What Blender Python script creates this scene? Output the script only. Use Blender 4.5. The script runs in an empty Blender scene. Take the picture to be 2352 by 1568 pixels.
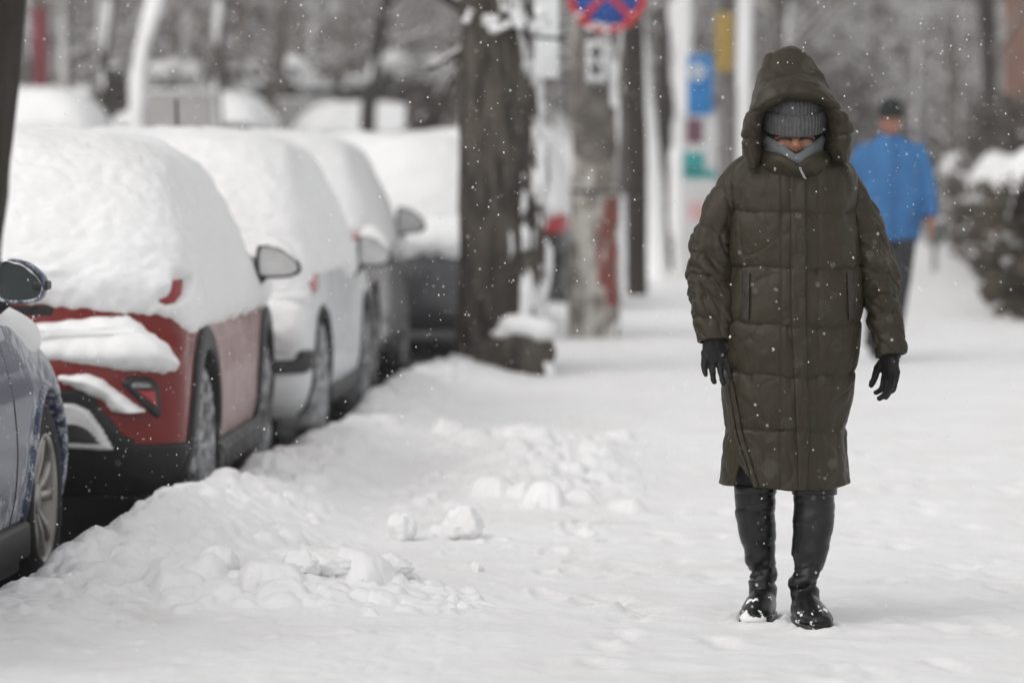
import bpy, bmesh, math, random
import numpy as np
from mathutils import Vector, Matrix
from mathutils.bvhtree import BVHTree

random.seed(7)
RNG = np.random.RandomState(11)
scene = bpy.context.scene
COL = scene.collection

# ---------------------------------------------------------------- camera
CAM_H = 1.30
FPX = 8820.0            # focal length in pixels of a 2352 px wide picture (135 mm lens)
PITCH = math.atan2(784 - 403, FPX)
cam_data = bpy.data.cameras.new('camera')
cam = bpy.data.objects.new('camera', cam_data)
COL.objects.link(cam)
cam.location = (0, 0, CAM_H)
cam.rotation_euler = (math.pi / 2 - PITCH, 0, 0)
cam_data.sensor_width = 36.0
cam_data.lens = 135.0
cam_data.clip_start = 0.1
cam_data.clip_end = 2000
cam_data.dof.use_dof = True
cam_data.dof.focus_distance = 11.1
cam_data.dof.aperture_fstop = 2.7
scene.camera = cam

# ---------------------------------------------------------------- sky, sun, exposure
SUN_EL, SUN_AZ = math.radians(46), math.radians(225)
world = bpy.data.worlds.new('World')
scene.world = world
world.use_nodes = True
wn = world.node_tree.nodes
wl = world.node_tree.links
bg = wn['Background']
sky = wn.new('ShaderNodeTexSky')
sky.sky_type = 'NISHITA'
sky.sun_disc = False
sky.sun_elevation = SUN_EL
sky.sun_rotation = SUN_AZ
sky.air_density = 1.0
sky.dust_density = 1.0
sky.ozone_density = 1.0
hs = wn.new('ShaderNodeHueSaturation')      # a closed snow-cloud cover: the sky's light with hardly any blue left
hs.inputs['Saturation'].default_value = 0.04
wl.new(sky.outputs[0], hs.inputs['Color'])
wl.new(hs.outputs[0], bg.inputs['Color'])
bg.inputs['Strength'].default_value = 0.15
sun_data = bpy.data.lights.new('sun', 'SUN')
sun_data.energy = 1.1
sun_data.angle = math.radians(60)
sun_data.color = (1.0, 0.945, 0.895)
sun = bpy.data.objects.new('sun', sun_data)
COL.objects.link(sun)
sun.rotation_euler = (math.pi / 2 - SUN_EL, 0, math.radians(-45))
scene.view_settings.view_transform = 'Standard'
scene.view_settings.look = 'None'
scene.view_settings.exposure = 0.27
scene.view_settings.gamma = 1.0
scene.render.engine = 'CYCLES'
scene.cycles.use_denoising = True
scene.cycles.use_adaptive_sampling = True
scene.cycles.adaptive_threshold = 0.03
scene.cycles.adaptive_min_samples = 16
scene.cycles.max_bounces = 6
scene.cycles.diffuse_bounces = 4
scene.cycles.volume_bounces = 0
scene.cycles.sample_clamp_indirect = 4.0
scene.cycles.caustics_reflective = False
scene.cycles.caustics_refractive = False

# ---------------------------------------------------------------- helpers
_cp, _sp = math.cos(PITCH), math.sin(PITCH)
def P(px, py, D):
    """world point seen at picture position (px, py) at distance Y = D"""
    a = (px - 1176) / FPX; b = (784 - py) / FPX
    d = np.array([a, _cp + b * _sp, -_sp + b * _cp])
    d = d * (D / d[1])
    return np.array([d[0], D, CAM_H + d[2]])

def hash3(ix, iy, iz, seed):
    h = (ix.astype(np.int64) * 374761393 + iy.astype(np.int64) * 668265263 + iz.astype(np.int64) * 2147483647 + seed * 1274126177) & 0xFFFFFFFF
    h = ((h ^ (h >> 13)) * 1274126177) & 0xFFFFFFFF
    h = ((h ^ (h >> 16)) * 2246822519) & 0xFFFFFFFF
    return ((h ^ (h >> 15)) & 0xFFFF) / 32767.5 - 1.0

def noise3(p, scale=1.0, seed=0):
    """smooth value noise in -1..1 for an (...,3) array"""
    q = np.asarray(p, float) * scale
    i = np.floor(q).astype(np.int64); f = q - i
    f = f * f * f * (f * (f * 6 - 15) + 10)
    x, y, z = i[..., 0], i[..., 1], i[..., 2]
    fx, fy, fz = f[..., 0], f[..., 1], f[..., 2]
    def L(a, b, t): return a + (b - a) * t
    c = [[[hash3(x + a, y + b, z + d, seed) for d in (0, 1)] for b in (0, 1)] for a in (0, 1)]
    return L(L(L(c[0][0][0], c[1][0][0], fx), L(c[0][1][0], c[1][1][0], fx), fy),
             L(L(c[0][0][1], c[1][0][1], fx), L(c[0][1][1], c[1][1][1], fx), fy), fz)

def fbm(p, scale=1.0, octaves=4, seed=0, gain=0.5):
    s = 0; a = 1.0; t = 0
    for k in range(octaves):
        s = s + a * noise3(p, scale * 2 ** k, seed + k * 17); t += a; a *= gain
    return s / t

def smooth(a, b, x):
    t = np.clip((x - a) / (b - a), 0, 1)
    return t * t * (3 - 2 * t)

def pchip(xs, ys, x):
    xs = np.asarray(xs, float); ys = np.asarray(ys, float); x = np.asarray(x, float)
    h = np.diff(xs); d = np.diff(ys) / h
    m = np.zeros_like(ys)
    for k in range(1, len(xs) - 1):
        if d[k - 1] * d[k] > 0:
            w1 = 2 * h[k] + h[k - 1]; w2 = h[k] + 2 * h[k - 1]
            m[k] = (w1 + w2) / (w1 / d[k - 1] + w2 / d[k])
    m[0] = d[0]; m[-1] = d[-1]
    k = np.clip(np.searchsorted(xs, x) - 1, 0, len(xs) - 2)
    t = np.clip((x - xs[k]) / h[k], 0, 1)
    return ((2 * t**3 - 3 * t**2 + 1) * ys[k] + (t**3 - 2 * t**2 + t) * h[k] * m[k]
            + (-2 * t**3 + 3 * t**2) * ys[k + 1] + (t**3 - t**2) * h[k] * m[k + 1])

def catmull(pts, n):
    """n points on a smooth curve through pts (k, dims)"""
    pts = np.asarray(pts, float); k = len(pts)
    u = np.linspace(0, k - 1, n)
    i = np.clip(u.astype(int), 0, k - 2); t = (u - i)[:, None]
    p0 = pts[np.maximum(i - 1, 0)]; p1 = pts[i]; p2 = pts[i + 1]; p3 = pts[np.minimum(i + 2, k - 1)]
    return 0.5 * (2 * p1 + (p2 - p0) * t + (2 * p0 - 5 * p1 + 4 * p2 - p3) * t**2 + (3 * p1 - p0 - 3 * p2 + p3) * t**3)

def poly_sd(pts, poly):
    """signed distance (positive inside) of (n,2) points to a polygon"""
    poly = np.asarray(poly, float); pts = np.asarray(pts, float)
    d = np.full(pts.shape[:-1], 1e9); inside = np.zeros(pts.shape[:-1], bool)
    n = len(poly)
    for k in range(n):
        a = poly[k]; b = poly[(k + 1) % n]
        ab = b - a; ap = pts - a
        t = np.clip((ap @ ab) / (ab @ ab + 1e-12), 0, 1)
        d = np.minimum(d, np.linalg.norm(ap - t[..., None] * ab, axis=-1))
        c = (a[1] > pts[..., 1]) != (b[1] > pts[..., 1])
        xi = (b[0] - a[0]) * (pts[..., 1] - a[1]) / ((b[1] - a[1]) + 1e-12) + a[0]
        inside ^= c & (pts[..., 0] < xi)
    return np.where(inside, d, -d)

# mesh builders ------------------------------------------------------------
def mk(name, V, Fc, mat=None, parent=None, smooth_=True, attr=None, group=None):
    V = np.asarray(V, float).reshape(-1, 3)
    me = bpy.data.meshes.new(name)
    if isinstance(Fc, np.ndarray):
        Fc = Fc.tolist()
    me.from_pydata(V.tolist(), [], Fc)
    if smooth_:
        me.polygons.foreach_set('use_smooth', [True] * len(me.polygons))
    if attr is not None:
        for k, a in attr.items():
            at = me.attributes.new(k, 'FLOAT', 'POINT')
            at.data.foreach_set('value', np.asarray(a, float).ravel())
    me.update()
    o = bpy.data.objects.new(name, me)
    COL.objects.link(o)
    if mat: me.materials.append(mat)
    if parent is not None: o.parent = parent
    return o

def empty(name, loc=(0, 0, 0), rz=0.0):
    o = bpy.data.objects.new(name, None)
    COL.objects.link(o)
    o.location = loc; o.rotation_euler = (0, 0, rz)
    o.empty_display_size = 0.2
    return o

def tag(o, label=None, cat=None, group=None, kind=None):
    if label: o['label'] = label
    if cat: o['category'] = cat
    if group: o['group'] = group
    if kind: o['kind'] = kind
    return o

def grid_faces(n, m, cu=False, cv=False):
    i = np.arange(n if cu else n - 1); j = np.arange(m if cv else m - 1)
    I, J = np.meshgrid(i, j, indexing='ij')
    a = I * m + J; b = ((I + 1) % n) * m + J; c = ((I + 1) % n) * m + (J + 1) % m; d = I * m + (J + 1) % m
    return np.stack([a, b, c, d], -1).reshape(-1, 4)

def grid_normals(V, cv=True):
    if cv:
        dv = np.roll(V, -1, 1) - np.roll(V, 1, 1)
    else:
        dv = np.gradient(V, axis=1)
    du = np.gradient(V, axis=0)
    n = np.cross(dv, du)
    return n / (np.linalg.norm(n, axis=-1, keepdims=True) + 1e-12)

class Geo:
    """collects shapes that make up ONE mesh"""
    def __init__(self): self.V = []; self.F = []; self.n = 0
    def add(self, V, F):
        V = np.asarray(V, float).reshape(-1, 3)
        F = F.tolist() if isinstance(F, np.ndarray) else F
        self.F += [[i + self.n for i in f] for f in F]
        self.V.append(V); self.n += len(V)
        return self
    def build(self, name, mat=None, parent=None, smooth_=True):
        return mk(name, np.concatenate(self.V), self.F, mat, parent, smooth_)

def frames(path):
    path = np.asarray(path, float)
    t = np.gradient(path, axis=0); t /= np.linalg.norm(t, axis=1, keepdims=True) + 1e-12
    ref = np.array([1.0, 0, 0]) if abs(t[0][0]) < 0.9 else np.array([0, 1.0, 0])
    A = []; B = []
    a = ref - t[0] * (ref @ t[0]); a /= np.linalg.norm(a)
    for k in range(len(path)):
        a = a - t[k] * (a @ t[k]); a /= np.linalg.norm(a) + 1e-12
        A.append(a); B.append(np.cross(t[k], a))
    return t, np.array(A), np.array(B)

def tube(path, r, seg=12, r2=None, cap=True, round_end=False):
    """a tube along a path with a radius for each point; r2 = second radius for a flat section"""
    path = np.asarray(path, float); r = np.broadcast_to(np.asarray(r, float), (len(path),)).copy()
    r2 = r.copy() if r2 is None else np.broadcast_to(np.asarray(r2, float), (len(path),)).copy()
    if round_end:
        t, _, _ = frames(path)
        pre = []; post = []
        for ang in (75, 50, 25):
            c, s = math.cos(math.radians(ang)), math.sin(math.radians(ang))
            pre.append((path[0] - t[0] * min(r[0], r2[0]) * s, r[0] * c, r2[0] * c))
        for ang in (25, 50, 75):
            c, s = math.cos(math.radians(ang)), math.sin(math.radians(ang))
            post.append((path[-1] + t[-1] * min(r[-1], r2[-1]) * s, r[-1] * c, r2[-1] * c))
        path = np.array([p[0] for p in pre] + list(path) + [p[0] for p in post])
        r = np.array([p[1] for p in pre] + list(r) + [p[1] for p in post])
        r2 = np.array([p[2] for p in pre] + list(r2) + [p[2] for p in post])
    t, A, B = frames(path)
    th = np.linspace(0, 2 * math.pi, seg, endpoint=False)
    V = path[:, None] + (A[:, None] * (np.cos(th)[None, :, None] * r[:, None, None])
                         + B[:, None] * (np.sin(th)[None, :, None] * r2[:, None, None]))
    F = grid_faces(len(path), seg, False, True).tolist()
    if cap:
        F.append(list(range(seg))[::-1])
        F.append([(len(path) - 1) * seg + k for k in range(seg)])
    return V.reshape(-1, 3), F

def ellipsoid(c, r, n=16, m=12, rot=None):
    th = np.linspace(0, 2 * math.pi, n, endpoint=False); ph = np.linspace(0.02, math.pi - 0.02, m)
    V = np.stack([np.sin(ph)[:, None] * np.cos(th), np.sin(ph)[:, None] * np.sin(th), np.repeat(np.cos(ph)[:, None], n, 1)], -1) * np.asarray(r)
    if rot is not None: V = V @ np.asarray(rot).T
    F = grid_faces(m, n, False, True).tolist()
    F.append(list(range(n))[::-1]); F.append([(m - 1) * n + k for k in range(n)])
    return V.reshape(-1, 3) + np.asarray(c), F

def box(c, s, rot=None):
    c = np.asarray(c, float); s = np.asarray(s, float) / 2
    V = np.array([[x, y, z] for x in (-1, 1) for y in (-1, 1) for z in (-1, 1)], float) * s
    if rot is not None: V = V @ np.asarray(rot).T
    return V + c, [[0, 1, 3, 2], [4, 6, 7, 5], [0, 4, 5, 1], [2, 3, 7, 6], [0, 2, 6, 4], [1, 5, 7, 3]]

def rounded_box(c, s, r=0.01, rot=None, seg=3):
    bm = bmesh.new()
    bmesh.ops.create_cube(bm, size=1.0)
    bmesh.ops.scale(bm, vec=s, verts=bm.verts)
    bmesh.ops.bevel(bm, geom=bm.edges[:], offset=r, segments=seg, affect='EDGES', profile=0.5)
    bm.verts.ensure_lookup_table()
    V = np.array([v.co[:] for v in bm.verts]); F = [[v.index for v in f.verts] for f in bm.faces]
    bm.verts.index_update(); F = [[v.index for v in f.verts] for f in bm.faces]
    bm.free()
    if rot is not None: V = V @ np.asarray(rot).T
    return V + np.asarray(c), F

def rotm(axis, deg):
    return np.array(Matrix.Rotation(math.radians(deg), 3, axis))

def fuse(name, geo, voxel, mat, parent, smooth_iter=4, post=None):
    """one continuous skin over the shapes in geo"""
    o = geo.build(name, mat, None)
    md = o.modifiers.new('r', 'REMESH'); md.mode = 'VOXEL'; md.voxel_size = voxel; md.use_smooth_shade = True
    if smooth_iter:
        sm = o.modifiers.new('s', 'SMOOTH'); sm.iterations = smooth_iter; sm.factor = 0.5
    dg = bpy.context.evaluated_depsgraph_get()
    me = bpy.data.meshes.new_from_object(o.evaluated_get(dg))
    o.modifiers.clear()
    old = o.data; o.data = me; bpy.data.meshes.remove(old); me.name = name
    if not me.materials: me.materials.append(mat)
    if post is not None:
        co = np.empty(len(me.vertices) * 3); me.vertices.foreach_get('co', co)
        nn = np.empty(len(me.vertices) * 3); me.vertices.foreach_get('normal', nn)
        me.vertices.foreach_set('co', post(co.reshape(-1, 3), nn.reshape(-1, 3)).ravel())
    me.polygons.foreach_set('use_smooth', [True] * len(me.polygons))
    me.update()
    if parent is not None: o.parent = parent
    return o

def copy_tree(o, parent=None):
    c = o.copy(); COL.objects.link(c); c.parent = parent
    for ch in list(o.children): copy_tree(ch, c)
    return c

# ---------------------------------------------------------------- materials
def new_mat(name):
    m = bpy.data.materials.new(name); m.use_nodes = True
    nt = m.node_tree
    return m, nt, nt.nodes['Principled BSDF']

def N(nt, typ, **kw):
    n = nt.nodes.new(typ)
    for k, v in kw.items():
        if k.startswith('in_'): n.inputs[k[3:].replace('_', ' ')].default_value = v
        else: setattr(n, k, v)
    return n

def mixrgb(nt, fac, a, b, blend='MIX'):
    n = nt.nodes.new('ShaderNodeMix'); n.data_type = 'RGBA'; n.blend_type = blend
    for sock, val in ((n.inputs[0], fac), (n.inputs[6], a), (n.inputs[7], b)):
        if hasattr(val, 'is_output'): nt.links.new(val, sock)
        elif isinstance(val, (int, float)): sock.default_value = val
        else: sock.default_value = (*val, 1) if len(val) == 3 else val
    return n.outputs[2]

def ramp(nt, src, lo, hi):
    n = nt.nodes.new('ShaderNodeMapRange'); n.interpolation_type = 'SMOOTHSTEP'
    n.inputs[1].default_value = lo; n.inputs[2].default_value = hi
    nt.links.new(src, n.inputs[0])
    return n.outputs[0]

def noise_tex(nt, scale, detail=4, stretch=None, rough=0.55, dist=0.0):
    tc = nt.nodes.new('ShaderNodeTexCoord'); src = tc.outputs['Object']
    if stretch:
        mp = nt.nodes.new('ShaderNodeMapping'); mp.inputs['Scale'].default_value = stretch
        nt.links.new(src, mp.inputs[0]); src = mp.outputs[0]
    n = nt.nodes.new('ShaderNodeTexNoise')
    n.inputs['Scale'].default_value = scale; n.inputs['Detail'].default_value = detail
    n.inputs['Roughness'].default_value = rough; n.inputs['Distortion'].default_value = dist
    nt.links.new(src, n.inputs['Vector'])
    return n.outputs['Fac']

def bump(nt, bsdf, h, strength, dist):
    b = nt.nodes.new('ShaderNodeBump'); b.inputs['Strength'].default_value = strength; b.inputs['Distance'].default_value = dist
    nt.links.new(h, b.inputs['Height']); nt.links.new(b.outputs[0], bsdf.inputs['Normal'])

def mat(name, c, rough=0.6, c2=None, scale=8, lo=0.35, hi=0.65, metal=0.0, coat=0.0, bump_s=0, bump_scale=60, bump_d=0.004, stretch=None, spec=None, sheen=0):
    m, nt, b = new_mat(name)
    b.inputs['Roughness'].default_value = rough; b.inputs['Metallic'].default_value = metal
    b.inputs['Coat Weight'].default_value = coat; b.inputs['Coat Roughness'].default_value = 0.08
    if spec is not None: b.inputs['Specular IOR Level'].default_value = spec
    if sheen:
        b.inputs['Sheen Weight'].default_value = sheen; b.inputs['Sheen Roughness'].default_value = 0.5
    if c2 is not None:
        f = ramp(nt, noise_tex(nt, scale, 5, stretch), lo, hi)
        nt.links.new(mixrgb(nt, f, c, c2), b.inputs['Base Color'])
    else:
        b.inputs['Base Color'].default_value = (*c, 1)
    if bump_s: bump(nt, b, noise_tex(nt, bump_scale, 4, stretch), bump_s, bump_d)
    return m

def frosty(name, c, frost_c=(0.72, 0.73, 0.75), rough=0.25, metal=0.0, coat=0.6, scale=30, stretch=(1, 1, 0.35), fine=160, lo=1.02, hi=1.40):
    """car paint with snow dust frozen onto it where the point attribute 'frost' is high"""
    m, nt, b = new_mat(name)
    at = N(nt, 'ShaderNodeAttribute', attribute_name='frost')
    n1 = noise_tex(nt, scale, 6, stretch, 0.65); n2 = noise_tex(nt, fine, 3)
    a1 = N(nt, 'ShaderNodeMath', operation='MULTIPLY_ADD'); nt.links.new(n2, a1.inputs[0]); a1.inputs[1].default_value = 0.5; nt.links.new(n1, a1.inputs[2])
    a2 = N(nt, 'ShaderNodeMath', operation='ADD'); nt.links.new(a1.outputs[0], a2.inputs[0]); nt.links.new(at.outputs['Fac'], a2.inputs[1])
    f = ramp(nt, a2.outputs[0], lo, hi)
    nt.links.new(mixrgb(nt, f, c, frost_c), b.inputs['Base Color'])
    r = N(nt, 'ShaderNodeMix'); nt.links.new(f, r.inputs[0]); r.inputs[2].default_value = rough; r.inputs[3].default_value = 0.75
    nt.links.new(r.outputs[0], b.inputs['Roughness'])
    inv = N(nt, 'ShaderNodeMath', operation='MULTIPLY_ADD'); nt.links.new(f, inv.inputs[0]); inv.inputs[1].default_value = -coat; inv.inputs[2].default_value = coat
    nt.links.new(inv.outputs[0], b.inputs['Coat Weight']); b.inputs['Coat Roughness'].default_value = 0.06
    if metal:
        im = N(nt, 'ShaderNodeMath', operation='MULTIPLY_ADD'); nt.links.new(f, im.inputs[0]); im.inputs[1].default_value = -metal; im.inputs[2].default_value = metal
        nt.links.new(im.outputs[0], b.inputs['Metallic'])
    b.inputs['Specular IOR Level'].default_value = 0.32
    bump(nt, b, a2.outputs[0], 0.25, 0.002)
    return m

def snow_mat(name, c=(0.83, 0.832, 0.835), c2=(0.78, 0.778, 0.775), b1=18, dirt=None):
    m, nt, b = new_mat(name)
    col = mixrgb(nt, ramp(nt, noise_tex(nt, 1.7, 5), 0.4, 0.7), c, c2)
    if dirt:
        d = ramp(nt, noise_tex(nt, dirt[0], 7, None, 0.7), dirt[1], dirt[2])
        col = mixrgb(nt, d, col, dirt[3])
    nt.links.new(col, b.inputs['Base Color'])
    b.inputs['Roughness'].default_value = 0.65; b.inputs['Specular IOR Level'].default_value = 0.25
    h1 = noise_tex(nt, b1, 6, None, 0.65); bump(nt, b, h1, 0.35, 0.012)
    return m

M = {}
M['snow'] = snow_mat('fresh snow')
M['snow_path'] = snow_mat('trodden snow', (0.82, 0.82, 0.825), (0.77, 0.765, 0.765), 24, (1.1, 0.56, 0.82, (0.58, 0.555, 0.53)))
M['snow_dirty'] = snow_mat('road slush', (0.62, 0.61, 0.60), (0.45, 0.43, 0.41), 12)
M['flake'] = mat('snowflake', (0.9, 0.91, 0.92), 0.6)
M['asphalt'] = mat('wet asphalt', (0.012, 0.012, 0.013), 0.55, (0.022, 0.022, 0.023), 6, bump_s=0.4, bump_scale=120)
M['black'] = mat('black plastic', (0.012, 0.012, 0.013), 0.5, (0.025, 0.025, 0.026), 20)
M['black_frost'] = frosty('snow dusted black plastic', (0.014, 0.014, 0.015), (0.5, 0.5, 0.51), 0.5, coat=0.0, scale=14)
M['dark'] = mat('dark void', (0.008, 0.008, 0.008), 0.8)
M['tyre'] = frosty('snow caked tyre', (0.012, 0.012, 0.012), (0.62, 0.63, 0.64), 0.8, coat=0.0, scale=9, stretch=(1, 1, 1), fine=70)
M['alloy'] = mat('brushed alloy', (0.42, 0.41, 0.39), 0.38, (0.25, 0.235, 0.215), 7, metal=0.75)
M['silver'] = mat('silver plastic', (0.55, 0.55, 0.55), 0.4, (0.65, 0.65, 0.66), 14, metal=0.3)
M['red_lens'] = mat('red lens', (0.30, 0.006, 0.012), 0.15, coat=0.8)
M['clear_lens'] = mat('clear lens', (0.30, 0.30, 0.30), 0.3, (0.16, 0.16, 0.16), 30, stretch=(1, 1, 6), coat=0.5)
M['glass'] = mat('dark glass', (0.02, 0.028, 0.028), 0.1, coat=0.4)
M['frosted_glass'] = mat('frosted mirror glass', (0.50, 0.50, 0.50), 0.5, (0.60, 0.60, 0.60), 9)
M['red_paint'] = frosty('red paint', (0.155, 0.008, 0.005), rough=0.26, coat=.22, frost_c=(0.56, 0.47, 0.46))
M['white_paint'] = frosty('white paint', (0.66, 0.68, 0.68), rough=0.3)
M['grey_paint'] = frosty('dark grey paint', (0.045, 0.046, 0.05), (0.42, 0.42, 0.43), rough=0.35)
M['black_paint'] = frosty('black paint', (0.018, 0.018, 0.02), (0.45, 0.45, 0.46), rough=0.35)
M['blue_paint'] = frosty('slate blue paint', (0.042, 0.058, 0.108), (0.50, 0.515, 0.545), rough=0.35, metal=0.1, coat=.3, scale=26, stretch=(1, 1, 0.55), fine=140, lo=.98, hi=1.13)
M['teal_paint'] = frosty('teal paint', (0.06, 0.24, 0.19), rough=0.3)
M['pale_paint'] = frosty('pale grey paint', (0.40, 0.39, 0.385), rough=0.4)

# ================================================================ the ground
ROAD_Z = -0.10
CREST = np.array([  # distance, x, height of the snow bank's crest along the kerb
    (6, -2.0, .10), (9, -1.75, .08), (10.6, -1.56, .05), (11.3, -1.49, .06), (11.7, -1.42, .09), (12.1, -1.38, .14), (12.5, -1.31, .145), (12.95, -1.24, .165),
    (13.55, -1.18, .155), (14.45, -1.10, .15), (15.4, -1.01, .13), (17.4, -0.88, .115), (19.5, -0.72, .10),
    (22.9, -0.58, .14), (24.8, -0.40, .13), (29, -0.15, .10), (34.5, 0.24, .10), (38, 0.48, .10), (60, 1.95, .10), (140, 7.2, .10)])

_lr = np.random.RandomState(5)
LUMPS = []
def _lumps(n, d0, d1, x0, x1, r0, r1, hmul):
    for _ in range(n):
        r = _lr.uniform(r0, r1) * _lr.uniform(0.6, 1.0)
        LUMPS.append((_lr.uniform(x0, x1), _lr.uniform(d0, d1), r, r * _lr.uniform(0.75, 1.5), r * hmul * _lr.uniform(0.5, 1.1), _lr.uniform(0, 3.14)))
_lumps(26, 11.40, 12.15, -1.02, -0.34, .05, .12, .78)       # shovelled heap in front
_lumps(170, 11.30, 12.3, -1.15, -0.28, .014, .06, .62)
_lumps(60, 11.25, 11.9, -0.45, -0.05, .010, .035, .6)
_lumps(110, 11.3, 13.0, -1.48, -0.85, .015, .075, .5)
_lumps(30, 14.8, 19.0, -0.35, 0.42, .05, .13, .85)       # second heap farther along the path
_lumps(240, 14.6, 19.2, -0.45, 0.52, .015, .07, .66)
_lumps(110, 13.0, 16, -0.95, 0.0, .010, .045, .5)
_lumps(60, 10.2, 11.4, -1.6, -0.4, .010, .04, .35)
_lumps(90, 17, 27, -0.5, 1.6, .02, .08, .35)
_lumps(120, 12.6, 22, -1.2, -0.5, .015, .06, .35)
for _ in range(330):
    d_ = _lr.uniform(11.2, 25) if _ % 2 else _lr.uniform(11.2, 16); r_ = _lr.uniform(.015, .08) * _lr.uniform(.5, 1)
    LUMPS.append((float(pchip(CREST[:, 0], CREST[:, 1], np.array([d_]))[0]) + _lr.normal(.12, .14), d_, r_, r_ * _lr.uniform(.7, 1.5), r_ * .5, _lr.uniform(0, 3.14)))

def ground_h(X, D):
    p = np.stack([X, D, np.zeros_like(X)], -1)
    cx = pchip(CREST[:, 0], CREST[:, 1], D); ch = pchip(CREST[:, 0], CREST[:, 2], D)
    cx = cx + 0.035 * noise3(p, 1.9, 3) + 0.018 * noise3(p, 5.3, 4)
    ch = ch + 0.030 * noise3(p, 1.6, 5) + 0.014 * noise3(p, 5.0, 6)
    u = X - cx
    right = np.where(u >= 0, 1, 0)
    w = 0.62 + 0.16 * noise3(p, 0.55, 8)
    prof_r = ch * (1 - smooth(0.0, 1.0, np.clip(u / w, 0, 1)) ** 0.85)
    prof_l = ROAD_Z - 0.02 + (ch - ROAD_Z + 0.02) * np.sqrt(np.clip(1 - (np.clip(-u, 0, 9) / 0.17) ** 2, 0, 1))
    h = np.where(right > 0, prof_r, prof_l)
    # gentle heaps below the clods
    heap = 0.075 * np.exp(-((X + 0.68) / 0.42) ** 2 - ((D - 11.75) / 0.42) ** 2) + 0.10 * np.exp(-((X - 0.10) / 0.36) ** 2 - ((D - 16.9) / 1.7) ** 2)
    h = h + np.where(right > 0, heap, 0)
    base = h.copy()
    wx = .022 * fbm(p, 14, 3, 131, .6); wy = .022 * fbm(p, 14, 3, 137, .6)
    for j, (lx, ld, ra, rb, hh, an) in enumerate(LUMPS):
        rl = 1.25 * max(ra, rb) + .05
        if X.ndim == 2:
            i0, i1 = np.searchsorted(D[:, 0], (ld - rl, ld + rl))
            if i1 <= i0: continue
            sl = np.zeros(0); mm = np.nonzero(np.abs(X[i0:i1] - lx) < rl); m = (mm[0] + i0, mm[1])
            if len(mm[0]) == 0: continue
        else:
            m = (np.abs(X - lx) < rl) & (np.abs(D - ld) < rl)
            if not m.any(): continue
        dx, dy = X[m] - lx + wx[m], D[m] - ld + wy[m]
        a = (dx * math.cos(an) + dy * math.sin(an)) / ra; b = (-dx * math.sin(an) + dy * math.cos(an)) / rb
        nq = 2.0 + .4 * (j % 3)
        q = np.abs(a) ** nq + np.abs(b) ** nq
        tilt_ = 1 + .3 * a * math.cos(j) + .3 * b * math.sin(j)
        bumpv = base[m] + hh * np.clip(1.25 * (1 - q), 0, 1) ** .6 * tilt_
        h[m] = np.where(q < 1, np.maximum(h[m], bumpv), h[m])
    bankm = smooth(.012, .05, base) * (u > -.05)
    h = h + bankm * (.013 * fbm(p, 7, 4, 141, .6) + .012 * np.clip(noise3(p, 15, 151), 0, 1) ** 2 + .005 * fbm(p, 40, 2, 155))
    # trodden relief on the path, softer on the bank
    path = smooth(0.35, 0.9, u)
    rel = 0.012 * fbm(p, 2.4, 3, 41) + 0.008 * fbm(p * np.array([1, .6, 1]), 11, 3, 47) + 0.0045 * np.abs(noise3(p * np.array([1.0, .45, 1]), 17, 51))
    h = h + np.where(right > 0, rel * (0.55 + 0.45 * path), rel * .4)
    # shallow footprints and drag marks
    return h

FOOT = []
_fr = np.random.RandomState(19)
for k in range(150):
    FOOT.append((_fr.uniform(0.1, 2.6), _fr.uniform(9.9, 18), _fr.uniform(-0.35, 0.35)))
def foot_h(X, D, h):
    for (fx, fd, an) in FOOT:
        i0, i1 = np.searchsorted(D[:, 0], (fd - .25, fd + .25))
        mm = np.nonzero(np.abs(X[i0:i1] - fx) < 0.2); m = (mm[0] + i0, mm[1])
        if len(mm[0]) == 0: continue
        dx, dy = X[m] - fx, D[m] - fd
        a = (dx * math.cos(an) - dy * math.sin(an)) / 0.05; b = (dx * math.sin(an) + dy * math.cos(an)) / 0.14
        q = np.sqrt(a * a + b * b)
        h[m] += -0.011 * (1 - smooth(0.7, 1.05, q)) + 0.0055 * np.exp(-((q - 1.15) / 0.16) ** 2)
    for (fx, fd) in ((.715, 11.155), (.865, 10.99)):
        q = np.sqrt(((X - fx) / .062) ** 2 + ((D - fd) / .17) ** 2)
        h += -.012 * (1 - smooth(.7, 1.0, q)) + .014 * np.exp(-((q - 1.2) / .2) ** 2) * (1 + .6 * noise3(np.stack([X, D, 0 * X], -1), 40, 3))
    return h

def ground_patch(name, Ds, x0, x1, nx, m):
    u = np.linspace(0, 1, nx)
    D = np.repeat(Ds[:, None], nx, 1)
    X = x0(Ds)[:, None] + (x1(Ds) - x0(Ds))[:, None] * u[None]
    h = foot_h(X, D, ground_h(X, D))
    return tag(mk(name, np.stack([X, D, h], -1), grid_faces(len(Ds), nx)[:, ::-1], m), kind='structure')

Ds = np.concatenate([np.arange(8.6, 14, 0.014), np.arange(14, 20, 0.028), np.arange(20, 30, 0.08), np.arange(30, 62, 0.4), np.arange(62, 141, 3.0)])
cxD = lambda D: pchip(CREST[:, 0], CREST[:, 1], D)
uu = np.concatenate([np.linspace(0, 0.30, 230), np.linspace(0.30, 1, 171)[1:]])
def ground_main():
    x0 = cxD(Ds) - 0.30; x1 = 2.4 + Ds * 0.16
    D = np.repeat(Ds[:, None], len(uu), 1)
    X = x0[:, None] + (x1 - x0)[:, None] * uu[None]
    h = foot_h(X, D, ground_h(X, D))
    o = mk('pavement', np.stack([X, D, h], -1), grid_faces(len(Ds), len(uu))[:, ::-1], M['snow_path'])
    return tag(o, kind='structure')
ground_main()
# the wide snow-covered ground reaching past everything
tag(mk('ground', [(-260, -60, -.16), (260, -60, -.16), (260, 330, -.16), (-260, 330, -.16)], [[0, 1, 2, 3]], M['snow']), kind='structure')
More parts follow.
